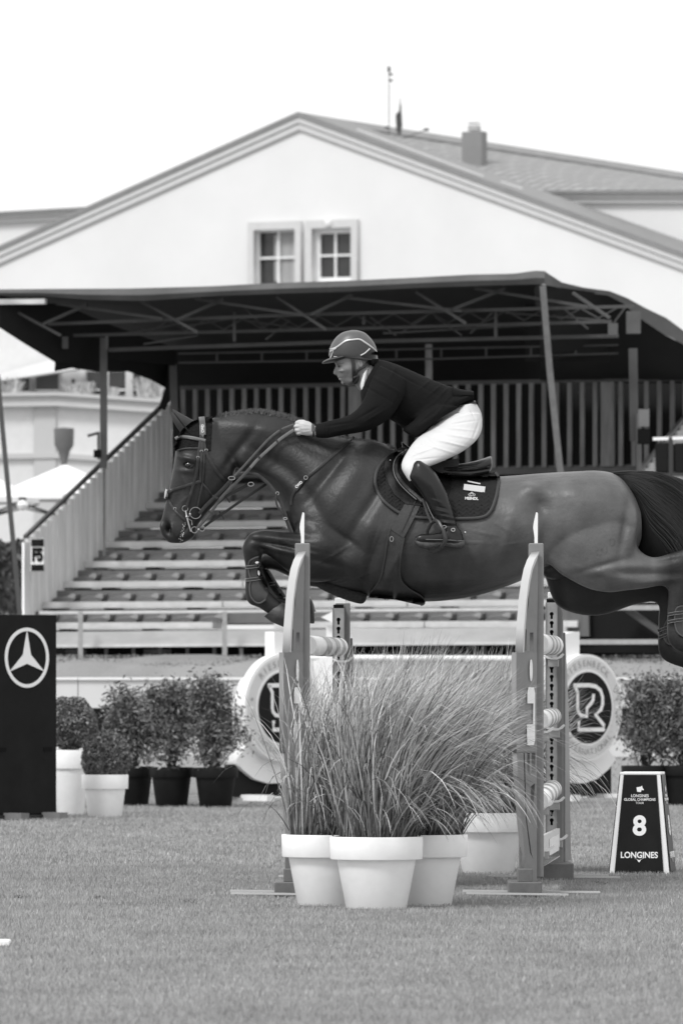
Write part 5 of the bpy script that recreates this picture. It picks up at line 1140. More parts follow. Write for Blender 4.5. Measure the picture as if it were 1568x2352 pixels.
for (u, v, w_, h_, a) in ((463, 1038, 4.4, 4, ck2), (454.5, 1052, 4.4, 4, ck), (473.5, 1036, 4.4, 4.5, br), (401.5, 1170, 4, 4.5, br)):
    mb = MB(); c_ = surf(u, v, 6.5)
    for (p, q) in (((-w_, 0), (-w_, -h_)), ((-w_, -h_), (w_, -h_)), ((w_, -h_), (w_, 0))): mb.bar(c_ + Vector((p[0] / 1.4 / hsx, 0, -p[1] / hsx)), c_ + Vector((q[0] / 1.4 / hsx, 0, -q[1] / hsx)), .9 / hsx)
    mb.build('buckle', M['metal'], a)
dbt = dsurf(440, 1180)
bit = ringo(449, 1178, dbt - 5, 13, .8, M['metal'], 'bit_ring', br); ringo(425, 1168, dbt - 5, 6.5, .75, M['metal'], 'bit_ring', br); ringo(446.5, 1217, dbt - 6, 7, .8, M['metal'], 'bit_ring', br); ringo(464, 1214, dbt + 10, 6, .8, M['metal'], 'bit_ring', br)
mb = MB(); mb.tube([H(426, 1173, dbt - 7), H(429, 1188, dbt - 9), H(433, 1204, dbt - 9), H(438, 1221, dbt - 8)], [2 / hsx, 2.2 / hsx, 1.9 / hsx, 1.4 / hsx], 8); mb.tube([H(438, 1181, dbt - 8), H(430, 1190, dbt - 9), H(440, 1196, dbt - 6), H(441, 1206, dbt - 6)], 1.2 / hsx, 6); mb.build('bit_shank', M['metal'], br, True)
for (u, v, r_) in ((429, 1187, 3.6), (436.5, 1181, 3.0), (456, 1216, 2.5)): sph(H(u, v, dbt - 9), r_ / hsx, M['metal'], 'bit_joint', br)
rn = thing('reins', H(560, 1080, -50), 'long leather and webbing reins running from the bit rings to the rider hands', 'reins')
dh = -58
strap([(675, 975), (646, 987), (620, 1006), (595, 1032), (557, 1074), (538, 1094)], 5.6, 2.6, M['rein'], 'rein', rn, free=(dh, -52)); strap([(538, 1094), (515, 1120), (493, 1142), (470, 1165), (458, 1180)], 8, 2.6, M['leather'], 'rein', rn, free=(-52, dbt - 5))
strap([(675, 987), (655, 1000), (637, 1014), (595, 1052), (575, 1074)], 6.8, 2.6, M['leather_grey'], 'rein', rn, free=(dh - 4, -58)); strap([(575, 1074), (557, 1094), (512, 1139), (480, 1183), (451, 1215)], 6.8, 2.6, M['rein'], 'rein', rn, free=(-58, dbt - 8))
strap([(611, 1112), (560, 1146), (512, 1179), (490, 1194), (467, 1211)], 6, 2.5, M['leather'], 'rein', rn, free=(40, 22)); strap([(590, 1103), (555, 1121), (521, 1139), (500, 1156)], 7, 2.5, M['leather'], 'rein', rn, free=(30, 6))
for (u, v, w_, a) in ((509, 1184, 22, 60), (523, 1147, 18, 55), (484, 1178, 16, 35), (646, 989, 10, 60), (636, 1013, 10, 60), (595, 1050, 9, 45), (494, 1141, 14, 30)):
    mb = MB(); e_ = Vector((math.cos(R(a)), 0, -math.sin(R(a)))); dd = dh - 3 if u > 560 else (20 if (u == 509) else (12 if u == 523 else -50)); mb.box(H(u, v, dd), (w_ / hsx, 4 / hsx, 4.2 / hsx), e_, (0, 1, 0), Vector((math.sin(R(a)), 0, math.cos(R(a))))); mb.build('rein_stop', M['leather'], rn)
bp = thing('breastplate', H(670, 1130, -60), 'leather breastplate with running martingale strap over chest and neck of the horse', 'breastplate')
strap([(538, 1095), (552, 1089), (565, 1087), (589, 1090), (606, 1102), (622, 1118), (643, 1151), (654, 1180), (662, 1203), (672, 1226)], 8, 3, M['leather'], 'neck_strap', bp, free=(-34, -46))
strap([(813, 1003), (770, 1040), (735, 1071), (703, 1098), (680, 1124), (671, 1140), (668, 1160)], 6.5, 2.5, M['leather'], 'shoulder_strap', bp, 3)
strap([(696, 1103), (678, 1126)], 9, 2.5, M['leather'], 'buckle_tab', bp, 5)
text('CWD', Matrix.Translation(surf(686, 1113, 9)) @ Matrix.Rotation(R(90), 4, 'X') @ Matrix.Rotation(R(45), 4, 'Z'), 8 / hsx, M['white'], bp, 'maker_plate', .0006, .0006)
ringo(702, 1097, dsurf(702, 1097) - 7, 4.2, 1, M['metal'], 'buckle', bp); ringo(532, 1098, -56, 7.5, 1., M['metal'], 'martingale_ring', bp, 4); ringo(576, 1112, -30, 6.5, 1., M['metal'], 'martingale_ring', bp, 4.5); ringo(637, 1133, -50, 3.5, 1, M['metal'], 'buckle', bp); ringo(655, 1191, -52, 4, 1.3, M['metal'], 'buckle', bp, 2.5)
strap([(636, 1133), (633, 1146), (638, 1165), (651, 1180)], 4.5, 2.4, M['leather'], 'keeper_strap', bp, free=(-50, -50)); strap([(661, 1196), (668, 1212), (674, 1226)], 4, 2, M['black_knob'], 'link_plate', bp, free=(-56, -60))
strap([(652, 1175), (662, 1200), (672, 1230)], 12, 3, M['leather'], 'chest_strap', bp, free=(-30, -42))
mb = MB(); loft(mb, [(700, 1310, 712, 1338, 20, -10), (742, 1322, 742, 1356, 34, -10), (780, 1334, 775, 1371, 40, -10), (812, 1350, 806, 1382, 38, -10), (832, 1356, 830, 1387, 30, -10), (844, 1362, 840, 1380, 16, -10)], 4, 20)
fz = mb.build('fleece_sleeve', mat('dark_fleece', .018, .95, var=.5, vscale=60, bump=1., bscale=120), bp, True)
# ------------------------------------------------------------------ saddle pad, saddle, girth
pdo = [(861, 1096), (867, 1075), (883, 1054), (900, 1038), (920, 1026), (960, 1040), (1000, 1074), (1060, 1094), (1137, 1084), (1145, 1096), (1142, 1122), (1137, 1148), (1125, 1176), (1103, 1189), (1043, 1192), (990, 1191), (952, 1188), (916, 1179), (878, 1148), (864, 1118)]
sp_ = thing('saddle_pad', H(1000, 1130, -125), 'dark quilted saddle pad with chevron stitching, under the saddle', 'saddle pad')
def quilt(x, y): t = ((y + 5.5 * abs(((x / 17.) % 1) * 2 - 1) * 1.5) / 9.5) % 1; return 2.8 * math.sin(math.pi * t) ** .5 - (1.1 if abs(((x / 17.) % 1) - .02) < .06 else 0)
patch(pdo, 4.5, 6, M['pad'], 'quilted_cloth', sp_, 2.3, quilt)
strap([(1137, 1085), (1145, 1097), (1142, 1122), (1137, 1147), (1125, 1175), (1103, 1188.5), (1043, 1191), (990, 1190), (952, 1187), (916, 1177), (878, 1147), (863, 1117), (862, 1096), (868, 1075), (884, 1053), (910, 1033)], 6.5, 5, M['pad_rim'], 'binding', sp_, 6.5)
plate('name_tag', [[(-24.5, -7), (24.5, -7), (24.5, 6.5), (-24.5, 6.5)]], 1.2, frame(surf(1089, 1121, 17), (1, 0, -.13), (.13, 0, 1)) @ Matrix.Scale(1 / hsx, 4), M['cotton'], sp_)
plate('flag_bar', [[(-15, -1.5), (15, -1.5), (15, 1.5), (-15, 1.5)]], 1.2, frame(surf(1088, 1108, 17), (1, 0, -.2), (.2, 0, 1)) @ Matrix.Scale(1 / hsx, 4), M['cotton'], sp_)
ringo(1083, 1136.5, dsurf(1083, 1136) - 9, 7.5, .8, M['ring'], 'crown_emblem', sp_, 3.2); ringo(1083, 1135, dsurf(1083, 1136) - 9, 3, .8, M['ring'], 'crown_emblem', sp_, 4.5)
text('MEINDL', frame(surf(1082.5, 1145, 9.5), (1, 0, -.03), (.03, 0, 1)), 8.6 / hsx, M['white'], sp_, 'embroidery', .0006, .0009)
sa_ = thing('saddle', H(1000, 1080, -80), 'black leather jumping saddle with raised cantle', 'saddle')
mb = MB(); loft(mb, [(922, 1014, 925, 1040, 20, 0), (945, 1030, 943, 1060, 30, 0), (985, 1056, 980, 1084, 48, 0), (1020, 1066, 1016, 1094, 66, 0), (1052, 1066, 1050, 1094, 70, 0), (1086, 1060, 1086, 1094, 72, 0), (1110, 1053, 1112, 1090, 66, 0), (1125, 1048, 1127, 1080, 54, 0), (1128, 1050, 1129, 1070, 40, 0)], 5, 28, .85); mb.build('seat', M['boot'], sa_, True)
mb = MB(); loft(mb, [(1036, 1078, 1034, 1100, 78, 0), (1080, 1080, 1078, 1100, 80, 0), (1122, 1074, 1122, 1092, 66, 0)], 5, 24, .7); mb.build('panel', M['boot'], sa_, True)
for a in ([(1052, 1074), (1090, 1070), (1124, 1062)], [(1050, 1080), (1090, 1077), (1124, 1072)]):
    mb = MB(); mb.tube([H(u, v, -72 if u < 1110 else -58) for u, v in a], .9 / hsx, 6); mb.build('seam_piping', M['leather'], sa_, True)
patch([(881, 1080), (884, 1060), (890, 1047), (911, 1035), (936, 1031), (956, 1040), (1000, 1062), (1052, 1053), (1050, 1072), (1041, 1092), (1031, 1130), (1012, 1160), (975, 1162), (931, 1157), (905, 1135), (893, 1112)], 11, 8, M['boot'], 'flap', sa_, 5.)
patch([(985, 1068), (1010, 1062), (1052, 1052), (1054, 1066), (1041, 1092), (1020, 1090), (995, 1078)], 17, 4, M['leather'], 'skirt', sa_, 5.)
kr = strap([(937, 1033), (918, 1046), (909, 1064), (910, 1086), (921, 1106), (938, 1124), (958, 1141), (970, 1152)], 11, 11, M['boot'], 'knee_roll', sa_, 17)
strap([(935, 1031), (914, 1046), (904, 1064), (905, 1088), (917, 1110), (936, 1130), (956, 1147)], 2, 2, M['leather_grey'], 'knee_roll_piping', sa_, 22)
for (u, v) in ((896, 1057), (927, 1107), (943, 1133)): sph(surf(u, v, 16), 2 / hsx, M['metal'], 'rivet', sa_)
lt = thing('stirrup', H(1000, 1230, -150), 'dark stirrup iron hanging on its leather under the rider boot', 'stirrup')
strap([(970, 1145), (980, 1176), (990, 1200)], 6, 2.5, M['leather'], 'stirrup_leather', lt, free=(-140, -150)); strap([(977, 1150), (988, 1176), (999, 1196)], 2.5, 2.5, M['leather_grey'], 'stirrup_leather', lt, free=(-144, -152))
mb = MB(); mb.tube([H(*p) for p in ((986, 1262, -138), (981, 1240, -132), (981, 1220, -134), (990, 1202, -142), (1000, 1194, -150), (1008, 1200, -160), (1018, 1219, -168), (1022, 1236, -170), (1021, 1248, -168), (1012, 1256, -164))], [4 / hsx, 3.4 / hsx, 3.4 / hsx, 4 / hsx, 5.2 / hsx, 5.4 / hsx, 5 / hsx, 5.4 / hsx, 5.4 / hsx, 4 / hsx], 8); mb.build('stirrup_iron', M['black_knob'], lt, True)
mb = MB(); mb.poly([H(982, 1257, -140), H(1018, 1243, -172), H(1026, 1245, -170), H(1022, 1256, -164), H(997, 1271, -142), H(984, 1266, -136)], (0, .012, .004)); mb.build('tread', M['black_knob'], lt)
gi = thing('stud_girth', H(920, 1300, -120), 'wide dark leather stud girth running from the saddle to under the belly', 'girth')
patch([(943, 1133), (970, 1150), (952, 1188), (927, 1236), (897, 1216), (916, 1180)], 9, 3, M['leather'], 'billet_strap', gi, 5.)
strap([(956, 1146), (940, 1182), (921, 1222)], 1.6, 1.5, M['pad_rim'], 'stitching', gi, 12)
patch([(896, 1213), (910, 1219), (928, 1236), (919, 1285), (918, 1318), (924, 1338), (942, 1355), (966, 1369), (976, 1382), (972, 1391), (958, 1389), (905, 1377), (846, 1373), (851, 1360), (873, 1330), (882, 1290), (889, 1245)], 6, 4, M['leather'], 'girth_body', gi, 5.)
strap([(896, 1213), (889, 1245), (882, 1290), (873, 1330), (851, 1361)], 3, 3, M['pad_rim'], 'edge', gi, 8.5); strap([(928, 1236), (919, 1285), (918, 1318), (924, 1338), (942, 1355), (966, 1369), (976, 1384), (966, 1391)], 3, 3, M['pad_rim'], 'edge', gi, 8.5)
ringo(899, 1238, dsurf(899, 1238) - 11, 4, 1, M['metal'], 'ring', gi, 5.5)
# ------------------------------------------------------------------ tendon boots
bvh_far = BVHTree.FromPolygons(HV, [p for p in HPY if HV[p[0]].y > YH + 34 / hsx])
def tboot(near, shell, edge, straps, lab, dc, dots=()):
    tr_ = bvh if dc < 0 else bvh_far
    t = thing('tendon_boot', H(shell[0][0], shell[0][1], dc), lab, 'horse boot', 'black tendon boots on the horse legs')
    patch(shell, 3.0, 4, M['boot_shell'], 'shell', t, 4., tree=tr_)
    strap(edge, 3.4, 3.4, M['boot_edge'], 'edging', t, 5., tree=tr_)
    for s_ in straps:
        strap(s_, 7.5, 2.4, M['leather'], 'strap', t, 7., tree=tr_); strap([(a, b_ - 3.2) for a, b_ in s_], .8, 1, M['stripe'], 'strap_edge', t, 9, tree=tr_); strap([(a, b_ + 3.2) for a, b_ in s_], .8, 1, M['stripe'], 'strap_edge', t, 9, tree=tr_)
    for (u, v, a, b_) in dots: plate('badge', [circ(0, 0, a, b_, 14)], .8, frame(surf(u, v, 8.5, tree=tr_), (1, 0, .15), (-.15, 0, 1)) @ Matrix.Scale(1 / hsx, 4), M['ring'], t)
tboot(1, [(572, 1290), (585, 1281), (594, 1279), (600, 1290), (606, 1310), (612, 1345), (616, 1362), (610, 1377), (594, 1386), (580, 1378), (573, 1362), (573, 1342), (571, 1315)], [(594, 1279), (584, 1282), (572, 1291), (571, 1312), (575, 1332), (573, 1350), (576, 1370), (586, 1383), (598, 1385), (610, 1377)], [[(563, 1303), (577, 1302), (600, 1299)], [(563, 1332), (577, 1331), (604, 1327)]], 'black tendon boot with pale-edged straps on the near foreleg', -76, ((590, 1292, 4, 2.6), (594, 1316, 2.2, 6), (599, 1329, 1.5, 1.5)))
tboot(1, [(608, 1308), (616, 1310), (632, 1336), (650, 1362), (655, 1372), (640, 1374), (622, 1372), (616, 1350), (611, 1326)], [(609, 1306), (618, 1312), (634, 1338), (655, 1371)], [[(618, 1342), (632, 1340)]], 'tendon boot on the far foreleg, partly hidden', 76)
tboot(1, [(1552, 1398), (1562, 1394), (1578, 1394), (1580, 1450), (1568, 1462), (1555, 1452), (1550, 1430)], [(1578, 1392), (1562, 1393), (1552, 1400), (1549, 1425), (1554, 1450), (1568, 1462), (1580, 1462)], [[(1533, 1412), (1548, 1409), (1575, 1406)], [(1533, 1429), (1548, 1426), (1575, 1422)]], 'fetlock boot on the near hind leg at the right edge', -70)
tboot(1, [(1526, 1434), (1531, 1424), (1536, 1440), (1534, 1470), (1545, 1480), (1535, 1480), (1524, 1468), (1521, 1450)], [(1533, 1422), (1527, 1434), (1522, 1450), (1526, 1470), (1536, 1480), (1550, 1480)], [[(1511, 1450), (1519, 1446), (1531, 1442)], [(1512, 1465), (1521, 1461), (1532, 1457)]], 'fetlock boot on the far hind leg', 70)
# ------------------------------------------------------------------ rider
rd = thing('person', H(985, 1050, -40), 'rider in helmet, black jacket, white breeches and tall boots, leaning forward over the horse', 'person')
HN = 12
mb = MB()
headst = [(768, 806, 852, 806, 30, 0), (767.5, 820, 852, 820, 32, 0), (767.5, 832, 850, 832, 32, 0), (771, 839, 850, 840, 31.5, 0), (771.5, 848, 849, 848, 31, 0), (773.5, 857, 848, 856, 28, 0), (776, 865, 843, 862, 24, 0), (780, 871, 834, 868, 20, 0), (785, 877, 824, 875, 17, 0), (792, 882.5, 814, 882, 12, 0), (799, 885, 805, 885, 4, 0)]
loft(mb, headst, 4, 28, .92)
loft(mb, [(771, 838, 780, 836, 3.5, 0), (767.5, 848, 780, 846, 4.5, 0), (765, 856.5, 780, 856, 6.5, 0), (769, 860.5, 782, 860, 5.5, 0), (774, 862, 783, 863, 3, 0)], 4, 12)
blob(mb, 778.5, 865.5, 0, 4, 2.2, 8); blob(mb, 781, 870.5, 0, 3.8, 2.2, 7); blob(mb, 789, 878, 0, 6, 5.5, 9)
for sg in (-1, 1): blob(mb, 787, 851, sg * 16, 11, 5, 11); blob(mb, 775, 834.5, sg * 12, 6, 3, 12); blob(mb, 827, 834, sg * 31, 6.5, 11, 4, -12)
loft(mb, [(806, 872, 858, 834, 24, 0), (822, 892, 872, 850, 26, 0), (842, 912, 892, 868, 34, 0), (872, 945, 930, 880, 50, 0), (930, 970, 1000, 895, 50, 0), (985, 975, 1060, 915, 48, 0), (1010, 985, 1085, 945, 50, 0)], 4, 24)
for sg in (-1, 1):
    loft(mb, [(868, 858, 915, 880, 20, -62), (850, 905, 900, 930, 20, -84), (822, 945, 855, 968, 18, -90), (790, 966, 805, 990, 15, -84), (752, 977, 760, 1000, 12, -72), (724, 978, 724, 1000, 10, -64), (712, 969, 712, 1000.5, 11, -60), (698, 965.5, 700, 1000, 12, -58), (688, 967, 691, 996, 12, -55), (684, 971, 687, 993, 10, -52)], 4, 18, sgn=-sg * -1 if sg > 0 else 1) if sg < 0 else loft(mb, [(868, 858, 915, 880, 20, -62), (850, 905, 900, 930, 20, -84), (822, 945, 855, 968, 18, -90), (790, 966, 805, 990, 15, -84), (752, 977, 760, 1000, 12, -72), (724, 978, 724, 1000, 10, -64), (698, 965.5, 700, 998, 11, -58), (686, 970, 690, 992, 10, -52)], 4, 18, sgn=-1)
    loft(mb, [(1015, 975, 1080, 965, 34, -30), (968, 1010, 1060, 1030, 30, -80), (940, 1040, 1005, 1058, 24, -110), (934, 1072, 968, 1070, 20, -130), (952, 1110, 990, 1100, 17, -146), (990, 1165, 1020, 1155, 12, -148), (1018, 1210, 1040, 1205, 9, -148), (1012, 1232, 1052, 1234, 9, -150), (970, 1240, 975, 1250, 9, -152)], 4, 16, sgn=1 if sg < 0 else -1)
    # fingers closing on the reins
    for k, (fu, fv) in enumerate(((681, 971), (677.5, 979), (679.5, 988), (684, 994.5))):
        dd = [-56, -58, -58, -56][k]; s2 = 1 if sg < 0 else -1
        mb.tube([H(696, fv + .5, s2 * dd), H(686, fv - .5, s2 * (dd - 3)), H(fu, fv, s2 * dd), H(fu - 1.5, fv + 1.5, s2 * (dd + 6)), H(fu + 5, fv + 3.5, s2 * (dd + 11))], [4.2 / hsx, 4.3 / hsx, 4.1 / hsx, 3.7 / hsx, 3 / hsx], 8)
    s2 = 1 if sg < 0 else -1
    mb.tube([H(706, 973, s2 * -50), H(696, 968, s2 * -46), H(686, 968, s2 * -42), H(679, 971, s2 * -42)], [5 / hsx, 4.8 / hsx, 4.4 / hsx, 3.6 / hsx], 8)
bm_ = fuse(mb, .0036, 2, .5)
sculpt(bm_, [(776, 842, 6, 4, 0, -1.8), (783, 868, 3.5, 1.2, 0, -.8), (796, 848, 8, 6, 0, .8), (828, 834, 3.5, 7, -12, -3), (797, 864, 9, 12, 20, -2.2), (812, 874, 12, 4, -20, 1.2), (700, 975, 14, 1.4, 10, .8), (700, 984, 14, 1.4, 0, .8), (704, 991, 12, 1.3, -8, .7)], True)
nb_ = len(bm_.vertices); co = np.empty(nb_ * 3, np.float32); bm_.vertices.foreach_get('co', co); uu, vv, dd = px_of(co.reshape(-1, 3))
tn = np.where(uu < 735, .46, .20); tn = np.where((uu > 768) & (uu < 784) & (np.abs(vv - 871) < 2.5) & (uu < 783), .36, tn)  # hand painted lighter than the face, as lit skin
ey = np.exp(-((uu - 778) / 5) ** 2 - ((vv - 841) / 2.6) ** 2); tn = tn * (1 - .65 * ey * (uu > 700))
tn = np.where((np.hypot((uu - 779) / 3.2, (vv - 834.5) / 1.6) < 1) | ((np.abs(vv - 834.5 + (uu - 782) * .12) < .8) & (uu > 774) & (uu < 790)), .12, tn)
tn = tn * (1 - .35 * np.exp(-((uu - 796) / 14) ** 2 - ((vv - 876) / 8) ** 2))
at = bm_.attributes.new('tone', 'FLOAT', 'POINT'); at.data.foreach_set('value', tn.astype(np.float32))
bt2 = BVHTree.FromPolygons([v.co.copy() for v in bm_.vertices], [tuple(p.vertices) for p in bm_.polygons])
link('body', bm_, attr_mat('skin_tone', 'tone', .5, 1., .06, 20, .05, 200), rd, True)
sph(H(778, 841.5, -17), 3.2 / hsx, M['eye'], 'eye', rd, (1, .7, .6))
# jacket with sleeves
mb = MB()
loft(mb, [(868, 826, 838, 876, 30, 0), (884, 828, 828, 898, 52, 0), (912, 837, 832, 924, 70, 0), (945, 851, 855, 946, 74, 0), (985, 869, 898, 965, 70, 0), (1022, 884, 932, 988, 64, 0), (1044, 890, 958, 1004, 64, 0), (1064, 897, 1000, 972, 60, 0), (1082, 899, 1052, 938, 54, 0), (1085, 900, 1086, 921, 44, 0)], 5, 32, .95)
for sg in (1, -1):
    loft(mb, [(872, 840, 935, 872, 30, -52), (856, 866, 928, 905, 34, -76), (840, 905, 912, 938, 34, -90), (826, 932, 892, 962, 31, -96), (806, 950, 858, 984, 27, -94), (788, 958, 822, 994, 23, -88), (768, 963, 788, 999, 20, -80), (744, 969, 752, 1006, 17.5, -71), (724, 974, 725, 1005, 15.5, -64)], 5, 24, sgn=sg)
    loft(mb, [(985, 930, 1055, 935, 20, -48), (950, 965, 1010, 962, 22, -62), (925, 985, 962, 1000, 18, -66), (935, 996, 955, 1006, 10, -64)], 4, 16, sgn=sg)
jm = fuse(mb, .005, 5)
sculpt(jm, [(800, 985, 30, 4, -12, 2.5), (775, 975, 30, 2.5, -8, -2), (845, 948, 3, 26, 60, -2.5), (860, 955, 3, 26, 60, 2), (860, 900, 3, 40, -60, -2.5), (880, 880, 3.5, 40, -60, 2.2), (905, 950, 6, 40, 20, -4), (915, 985, 5, 20, 10, 2),
            (935, 870, 60, 2.6, 28, -2.5), (980, 880, 3, 20, 50, 2), (1000, 895, 3, 20, 50, 2), (1020, 900, 3, 18, 45, 2), (1035, 915, 3, 18, 45, -2), (965, 950, 5, 36, 50, 3), (985, 955, 4, 30, 55, -3), (1010, 940, 4, 26, 40, 2.5), (940, 970, 4, 30, 60, -2.5), (745, 985, 2, 14, 0, 1.5), (757, 985, 2, 14, 10, -1.5), (905, 850, 5, 22, 30, 2)], True)
link('jacket', jm, M['jacket'], rd, True)
jb = BVHTree.FromPolygons([v.co.copy() for v in jm.vertices], [tuple(p.vertices) for p in jm.polygons])
strap([(898, 838), (930, 862), (965, 882), (1000, 892), (1040, 905)], 1.6, 1.5, M['pad_rim'], 'back_seam', rd, 1, tree=jb)
mb = MB(); loft(mb, [(1040, 889, 1040, 925, 50, 0), (1066, 896, 1062, 921, 52, 0), (1085, 898, 1085, 919, 50, 0), (1086, 900, 1086, 917, 46, 0)], 4, 20, .8); mb.build('jacket_tail', M['jacket'], rd, True)
mb = MB(); loft(mb, [(846, 843, 832, 862, 18, -12), (846, 862, 827, 880, 20, -12), (843, 884, 828, 893, 16, -14), (844, 895, 833, 900, 9, -18), (844, 908, 841, 912, 4, -20)], 4, 16); mb.build('stock_collar', M['cotton'], rd, True)
# breeches
mb = MB()
loft(mb, [(1050, 934, 1093, 926, 48, 0), (1035, 950, 1104, 946, 56, 0), (1012, 968, 1107, 966, 62, 0), (990, 985, 1104, 992, 58, 0), (985, 1005, 1090, 1014, 48, 0), (1000, 1030, 1060, 1036, 30, 0)], 4, 30)
for sg in (1, -1):
    loft(mb, [(1038, 950, 1102, 950, 36, -28), (1008, 969, 1107, 968, 42, -36), (982, 988, 1105, 990, 42, -50), (961, 1004, 1092, 1013, 40, -72), (946, 1020, 1062, 1037, 36, -92), (933, 1040, 1030, 1053, 32, -110), (923, 1060, 1000, 1066, 28, -124), (922, 1076, 980, 1074, 25, -132), (930, 1092, 968, 1082, 21, -137), (940, 1106, 970, 1094, 18, -140)], 5, 26, sgn=sg)
brm = fuse(mb, .0045, 5)
sculpt(brm, [(a_[0], a_[1], a_[2], a_[3], a_[4], a_[5] * (1.0 + .9 * ((a_[1] * 7) % 3) / 3)) for a_ in [(1040, 985, 40, 2.6, 4, 1.6), (1035, 1000, 45, 2.6, 8, 1.7), (1025, 1016, 45, 2.6, 12, 1.7), (1005, 1030, 40, 2.4, 16, 1.5), (1045, 960, 36, 3, -14, 1.6), (1050, 972, 40, 2.4, -8, -1.6), (975, 1020, 36, 2.2, -20, -1.4), (965, 1040, 30, 2.2, -20, 1.4), (975, 1054, 30, 2, -6, -1.3), (1092, 990, 3, 26, 20, -1.3), (940, 1062, 20, 1.8, -50, -1), (990, 1012, 30, 2, 40, 1.), (1085, 950, 14, 2, 60, -1.3)]], True)
bo = link('breeches', brm, M['breeches'], rd, True)
bb_ = BVHTree.FromPolygons([v.co.copy() for v in brm.vertices], [tuple(p.vertices) for p in brm.polygons])
patch([(1084, 933), (1098, 938), (1108, 951), (1104, 955), (1090, 949), (1085, 940)], 1.5, 3, M['breeches'], 'pocket_flap', bo, 4., tree=bb_)
strap([(1090, 950), (1105, 956)], 1.3, 1.2, M['ring'], 'pocket_seam', bo, 3, tree=bb_)
plate('badge', [circ(0, 0, 5.2, 5.2, 20), circ(0, 0, 3.7, 3.7, 20)], .8, frame(surf(1000, 1002, 2.5, tree=bb_), (1, 0, 0), (0, 0, 1)) @ Matrix.Scale(1 / hsx, 4), M['black_knob'], bo)
plate('badge', [circ(0, 0, 2.2, 2.2, 12)], .8, frame(surf(1000, 1002, 2.5, tree=bb_), (1, 0, 0), (0, 0, 1)) @ Matrix.Scale(1 / hsx, 4), M['black_knob'], bo)
mb = MB(); loft(mb, [(1048, 930, 1062, 940, 46, 0), (1070, 924, 1080, 934, 44, 0), (1090, 920, 1094, 930, 36, 0)], 3, 18); mb.build('belt', M['leather'], rd, True)
# tall boots
for sg in (1, -1):
    t = MB(); loft(t, [(955, 1058, 966, 1058, 14, -142), (946, 1068, 984, 1070, 22, -143), (938, 1094, 1000, 1086, 25, -145), (950, 1112, 1012, 1106, 25, -147), (965, 1132, 1024, 1128, 23, -148), (980, 1156, 1031, 1150, 20, -149), (994, 1178, 1040, 1174, 17, -150), (1005, 1195, 1046, 1194, 15, -150), (1012, 1210, 1051, 1211, 14, -150), (1010, 1225, 1060, 1222, 14, -151), (1012, 1240, 1064, 1238, 14, -152), (1030, 1250, 1064, 1250, 13, -152)], 5, 26, sgn=sg)
    loft(t, [(1040, 1214, 1040, 1250, 13, -152), (1014, 1222, 1012, 1250, 15, -154), (985, 1226, 983, 1251, 16, -157), (965, 1227, 964, 1250, 14, -159), (953, 1233, 954, 1246, 8, -160)], 4, 20, .8, sgn=sg)
    bme = fuse(t, .004, 3)
    sculpt(bme, [(1022, 1186, 22, 2, 12, 1.6), (1026, 1194, 22, 2, 8, -1.6), (1028, 1201, 22, 2, 6, 1.8), (1030, 1208, 20, 1.8, 2, -1.6), (1000, 1150, 14, 2.4, 20, 1.3), (1010, 1165, 18, 2.4, 16, -1.4), (1012, 1174, 18, 2, 14, 1.4), (1000, 1140, 3, 30, -20, 1.2)], True)
    o = link('riding_boot', bme, M['boot'], rd, True)
    if sg == 1: tb_ = BVHTree.FromPolygons([v.co.copy() for v in bme.vertices], [tuple(p.vertices) for p in bme.polygons]); near_boot = o
    mb = MB(); loft(mb, [(951, 1239, 953, 1249, 10, -160), (966, 1242, 966, 1259, 16, -158), (990, 1244, 990, 1261, 17, -156), (1012, 1244, 1012, 1254, 14, -154), (1032, 1244, 1031, 1256, 12, -152), (1050, 1243, 1050, 1260, 13, -152), (1066, 1242, 1066, 1257, 10, -152)], 4, 14, .7, sgn=sg); sl = mb.build('sole', M['hoof'], o, True)
    mb = MB(); mb.tube([H(u, v, sg * d) for u, v, d in ((954, 1238, -168), (980, 1239, -173), (1012, 1239.5, -169), (1040, 1241, -166), (1066, 1243, -160))], 1. / hsx, 6); mb.build('welt', M['leather_grey'], o, True)
strap([(939, 1092), (951, 1072), (962, 1060), (975, 1063), (990, 1078)], 1.6, 1.5, M['leather_grey'], 'top_piping', near_boot, 1.5, tree=tb_)
strap([(973, 1079), (990, 1074)], 6, 1.5, M['pad_rim'], 'boot_label', near_boot, 2, tree=tb_)
spur = MB(); strap([(1018, 1211), (1035, 1216), (1052, 1219), (1066, 1222)], 5, 2, M['leather'], 'spur_strap', near_boot, 3, tree=tb_); strap([(1034, 1218), (1040, 1234), (1034, 1252)], 4.5, 2, M['leather'], 'spur_strap', near_boot, 3, tree=tb_)
strap([(1044, 1217), (1056, 1218), (1067, 1224)], 3, 2, M['metal'], 'spur', near_boot, 5, tree=tb_); ringo(1040, 1217, -170, 4, 1.6, M['metal'], 'spur_button', near_boot, 3.4); ringo(1020, 1210, -168, 4.5, 1, M['metal'], 'spur_buckle', near_boot, 3); sph(H(1068, 1223, -160), 2.6 / hsx, M['metal'], 'spur_tip', near_boot)
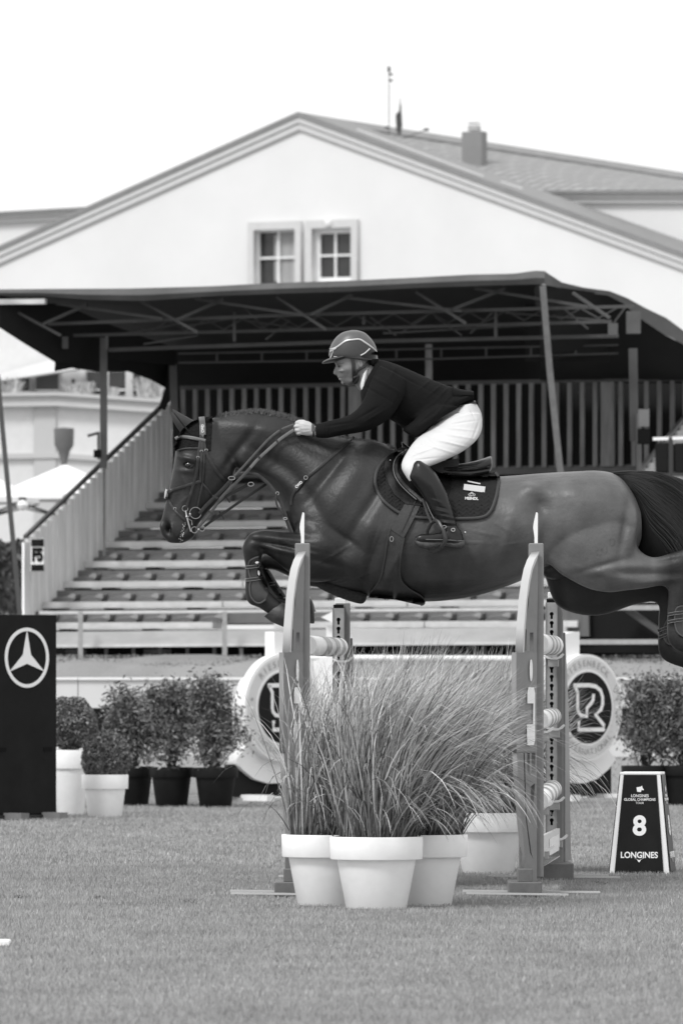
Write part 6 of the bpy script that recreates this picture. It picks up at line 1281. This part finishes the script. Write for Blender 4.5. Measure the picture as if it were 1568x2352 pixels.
# helmet
hmn = thing('riding_helmet', H(812, 800, 0), 'dark riding helmet with a peak and silver curved trim', 'helmet')
mb = MB(); loft(mb, [(806, 758, 820, 758, 8, 0), (788, 762.5, 836, 763, 24, 0), (775, 771, 847, 772, 33, 0), (765, 783, 857, 784, 38.5, 0), (758, 797, 863.5, 797, 41, 0), (755.5, 810, 866, 811, 42, 0), (756, 819, 867, 822, 41.5, 0), (768, 822, 868, 829, 39, 0), (800, 823, 860, 829, 36, 0)], 5, 40, .96); hs_ = mb.build('shell', M['helmet'], hmn, True)
sh = BVHTree.FromPolygons([Vector(v) for v in mb.v], mb.f)
patch([(763, 820), (768, 806), (778, 797), (793, 785), (826, 781), (846, 794), (848, 802), (838, 810), (827, 817), (800, 818), (785, 823)], 1.4, 3, M['helmet_side'], 'side_panel', hmn, 4., tree=sh)
patch([(828, 817), (840, 809), (852, 802), (866, 808), (867, 825), (848, 824), (830, 820)], 1.2, 3, M['boot'], 'rear_panel', hmn, 4., tree=sh)
stt = lambda pts, w: strap(pts, w, 2.2, M['trim'], 'trim', hmn, 2.2, tree=sh)
stt([(756.5, 801), (764, 800.5), (774, 796), (793.6, 783), (812, 779.5), (826, 779), (838, 786), (849.4, 794), (858, 801), (865, 808)], 3.6); stt([(849, 800), (838.6, 810), (828, 816)], 2.8); stt([(758, 807), (772, 799)], 3.5); stt([(766, 818.5), (774, 819.5)], 2)
stt([(766, 801), (763, 812), (758, 822)], 1.6)
mb = MB(); loft(mb, [(739.5, 833, 740.5, 835.5, 8, 0), (743, 829, 745, 835, 19, 0), (750, 825, 753, 834, 29, 0), (760, 821, 764, 832.5, 36, 0), (775, 816, 782, 829.5, 39, 0), (792, 812, 800, 825, 40.5, 0)], 5, 28, 1.1); mb.build('peak', M['helmet_side'], hmn, True)
strap([(809, 823), (811, 836), (812, 856), (813, 872), (812, 878)], 8, 2.5, M['leather'], 'chin_strap', hmn, 3, tree=bt2); strap([(848, 828), (836, 842), (822, 850), (815, 862)], 6, 2.5, M['leather'], 'chin_strap', hmn, 3, tree=bt2); strap([(812, 868), (822, 864), (818, 876), (812, 880)], 7, 5, M['leather'], 'chin_buckle', hmn, 4, tree=bt2)
mb = MB(); loft(mb, [(845, 828, 869, 824, 30, 0), (848, 838, 868, 834, 26, 0), (852, 843, 866, 840, 16, 0)], 3, 16); mb.build('nape_pad', M['knit'], hmn, True)
wt = thing('wrist_watch', H(719, 988, -76), 'dark smart watch on the rider wrist', 'watch')
mb = MB(); loft(mb, [(721, 972, 721, 1003, 12.5, -62), (718, 971.5, 718, 1003, 13, -62)], 2, 20); mb.build('band', M['pad'], wt, True)
mb = MB(); mb.box(H(719, 983, -76), (7.5 / hsx, 3 / hsx, 16 / hsx)); mb.build('case', M['helmet'], wt, bevel=.0015)
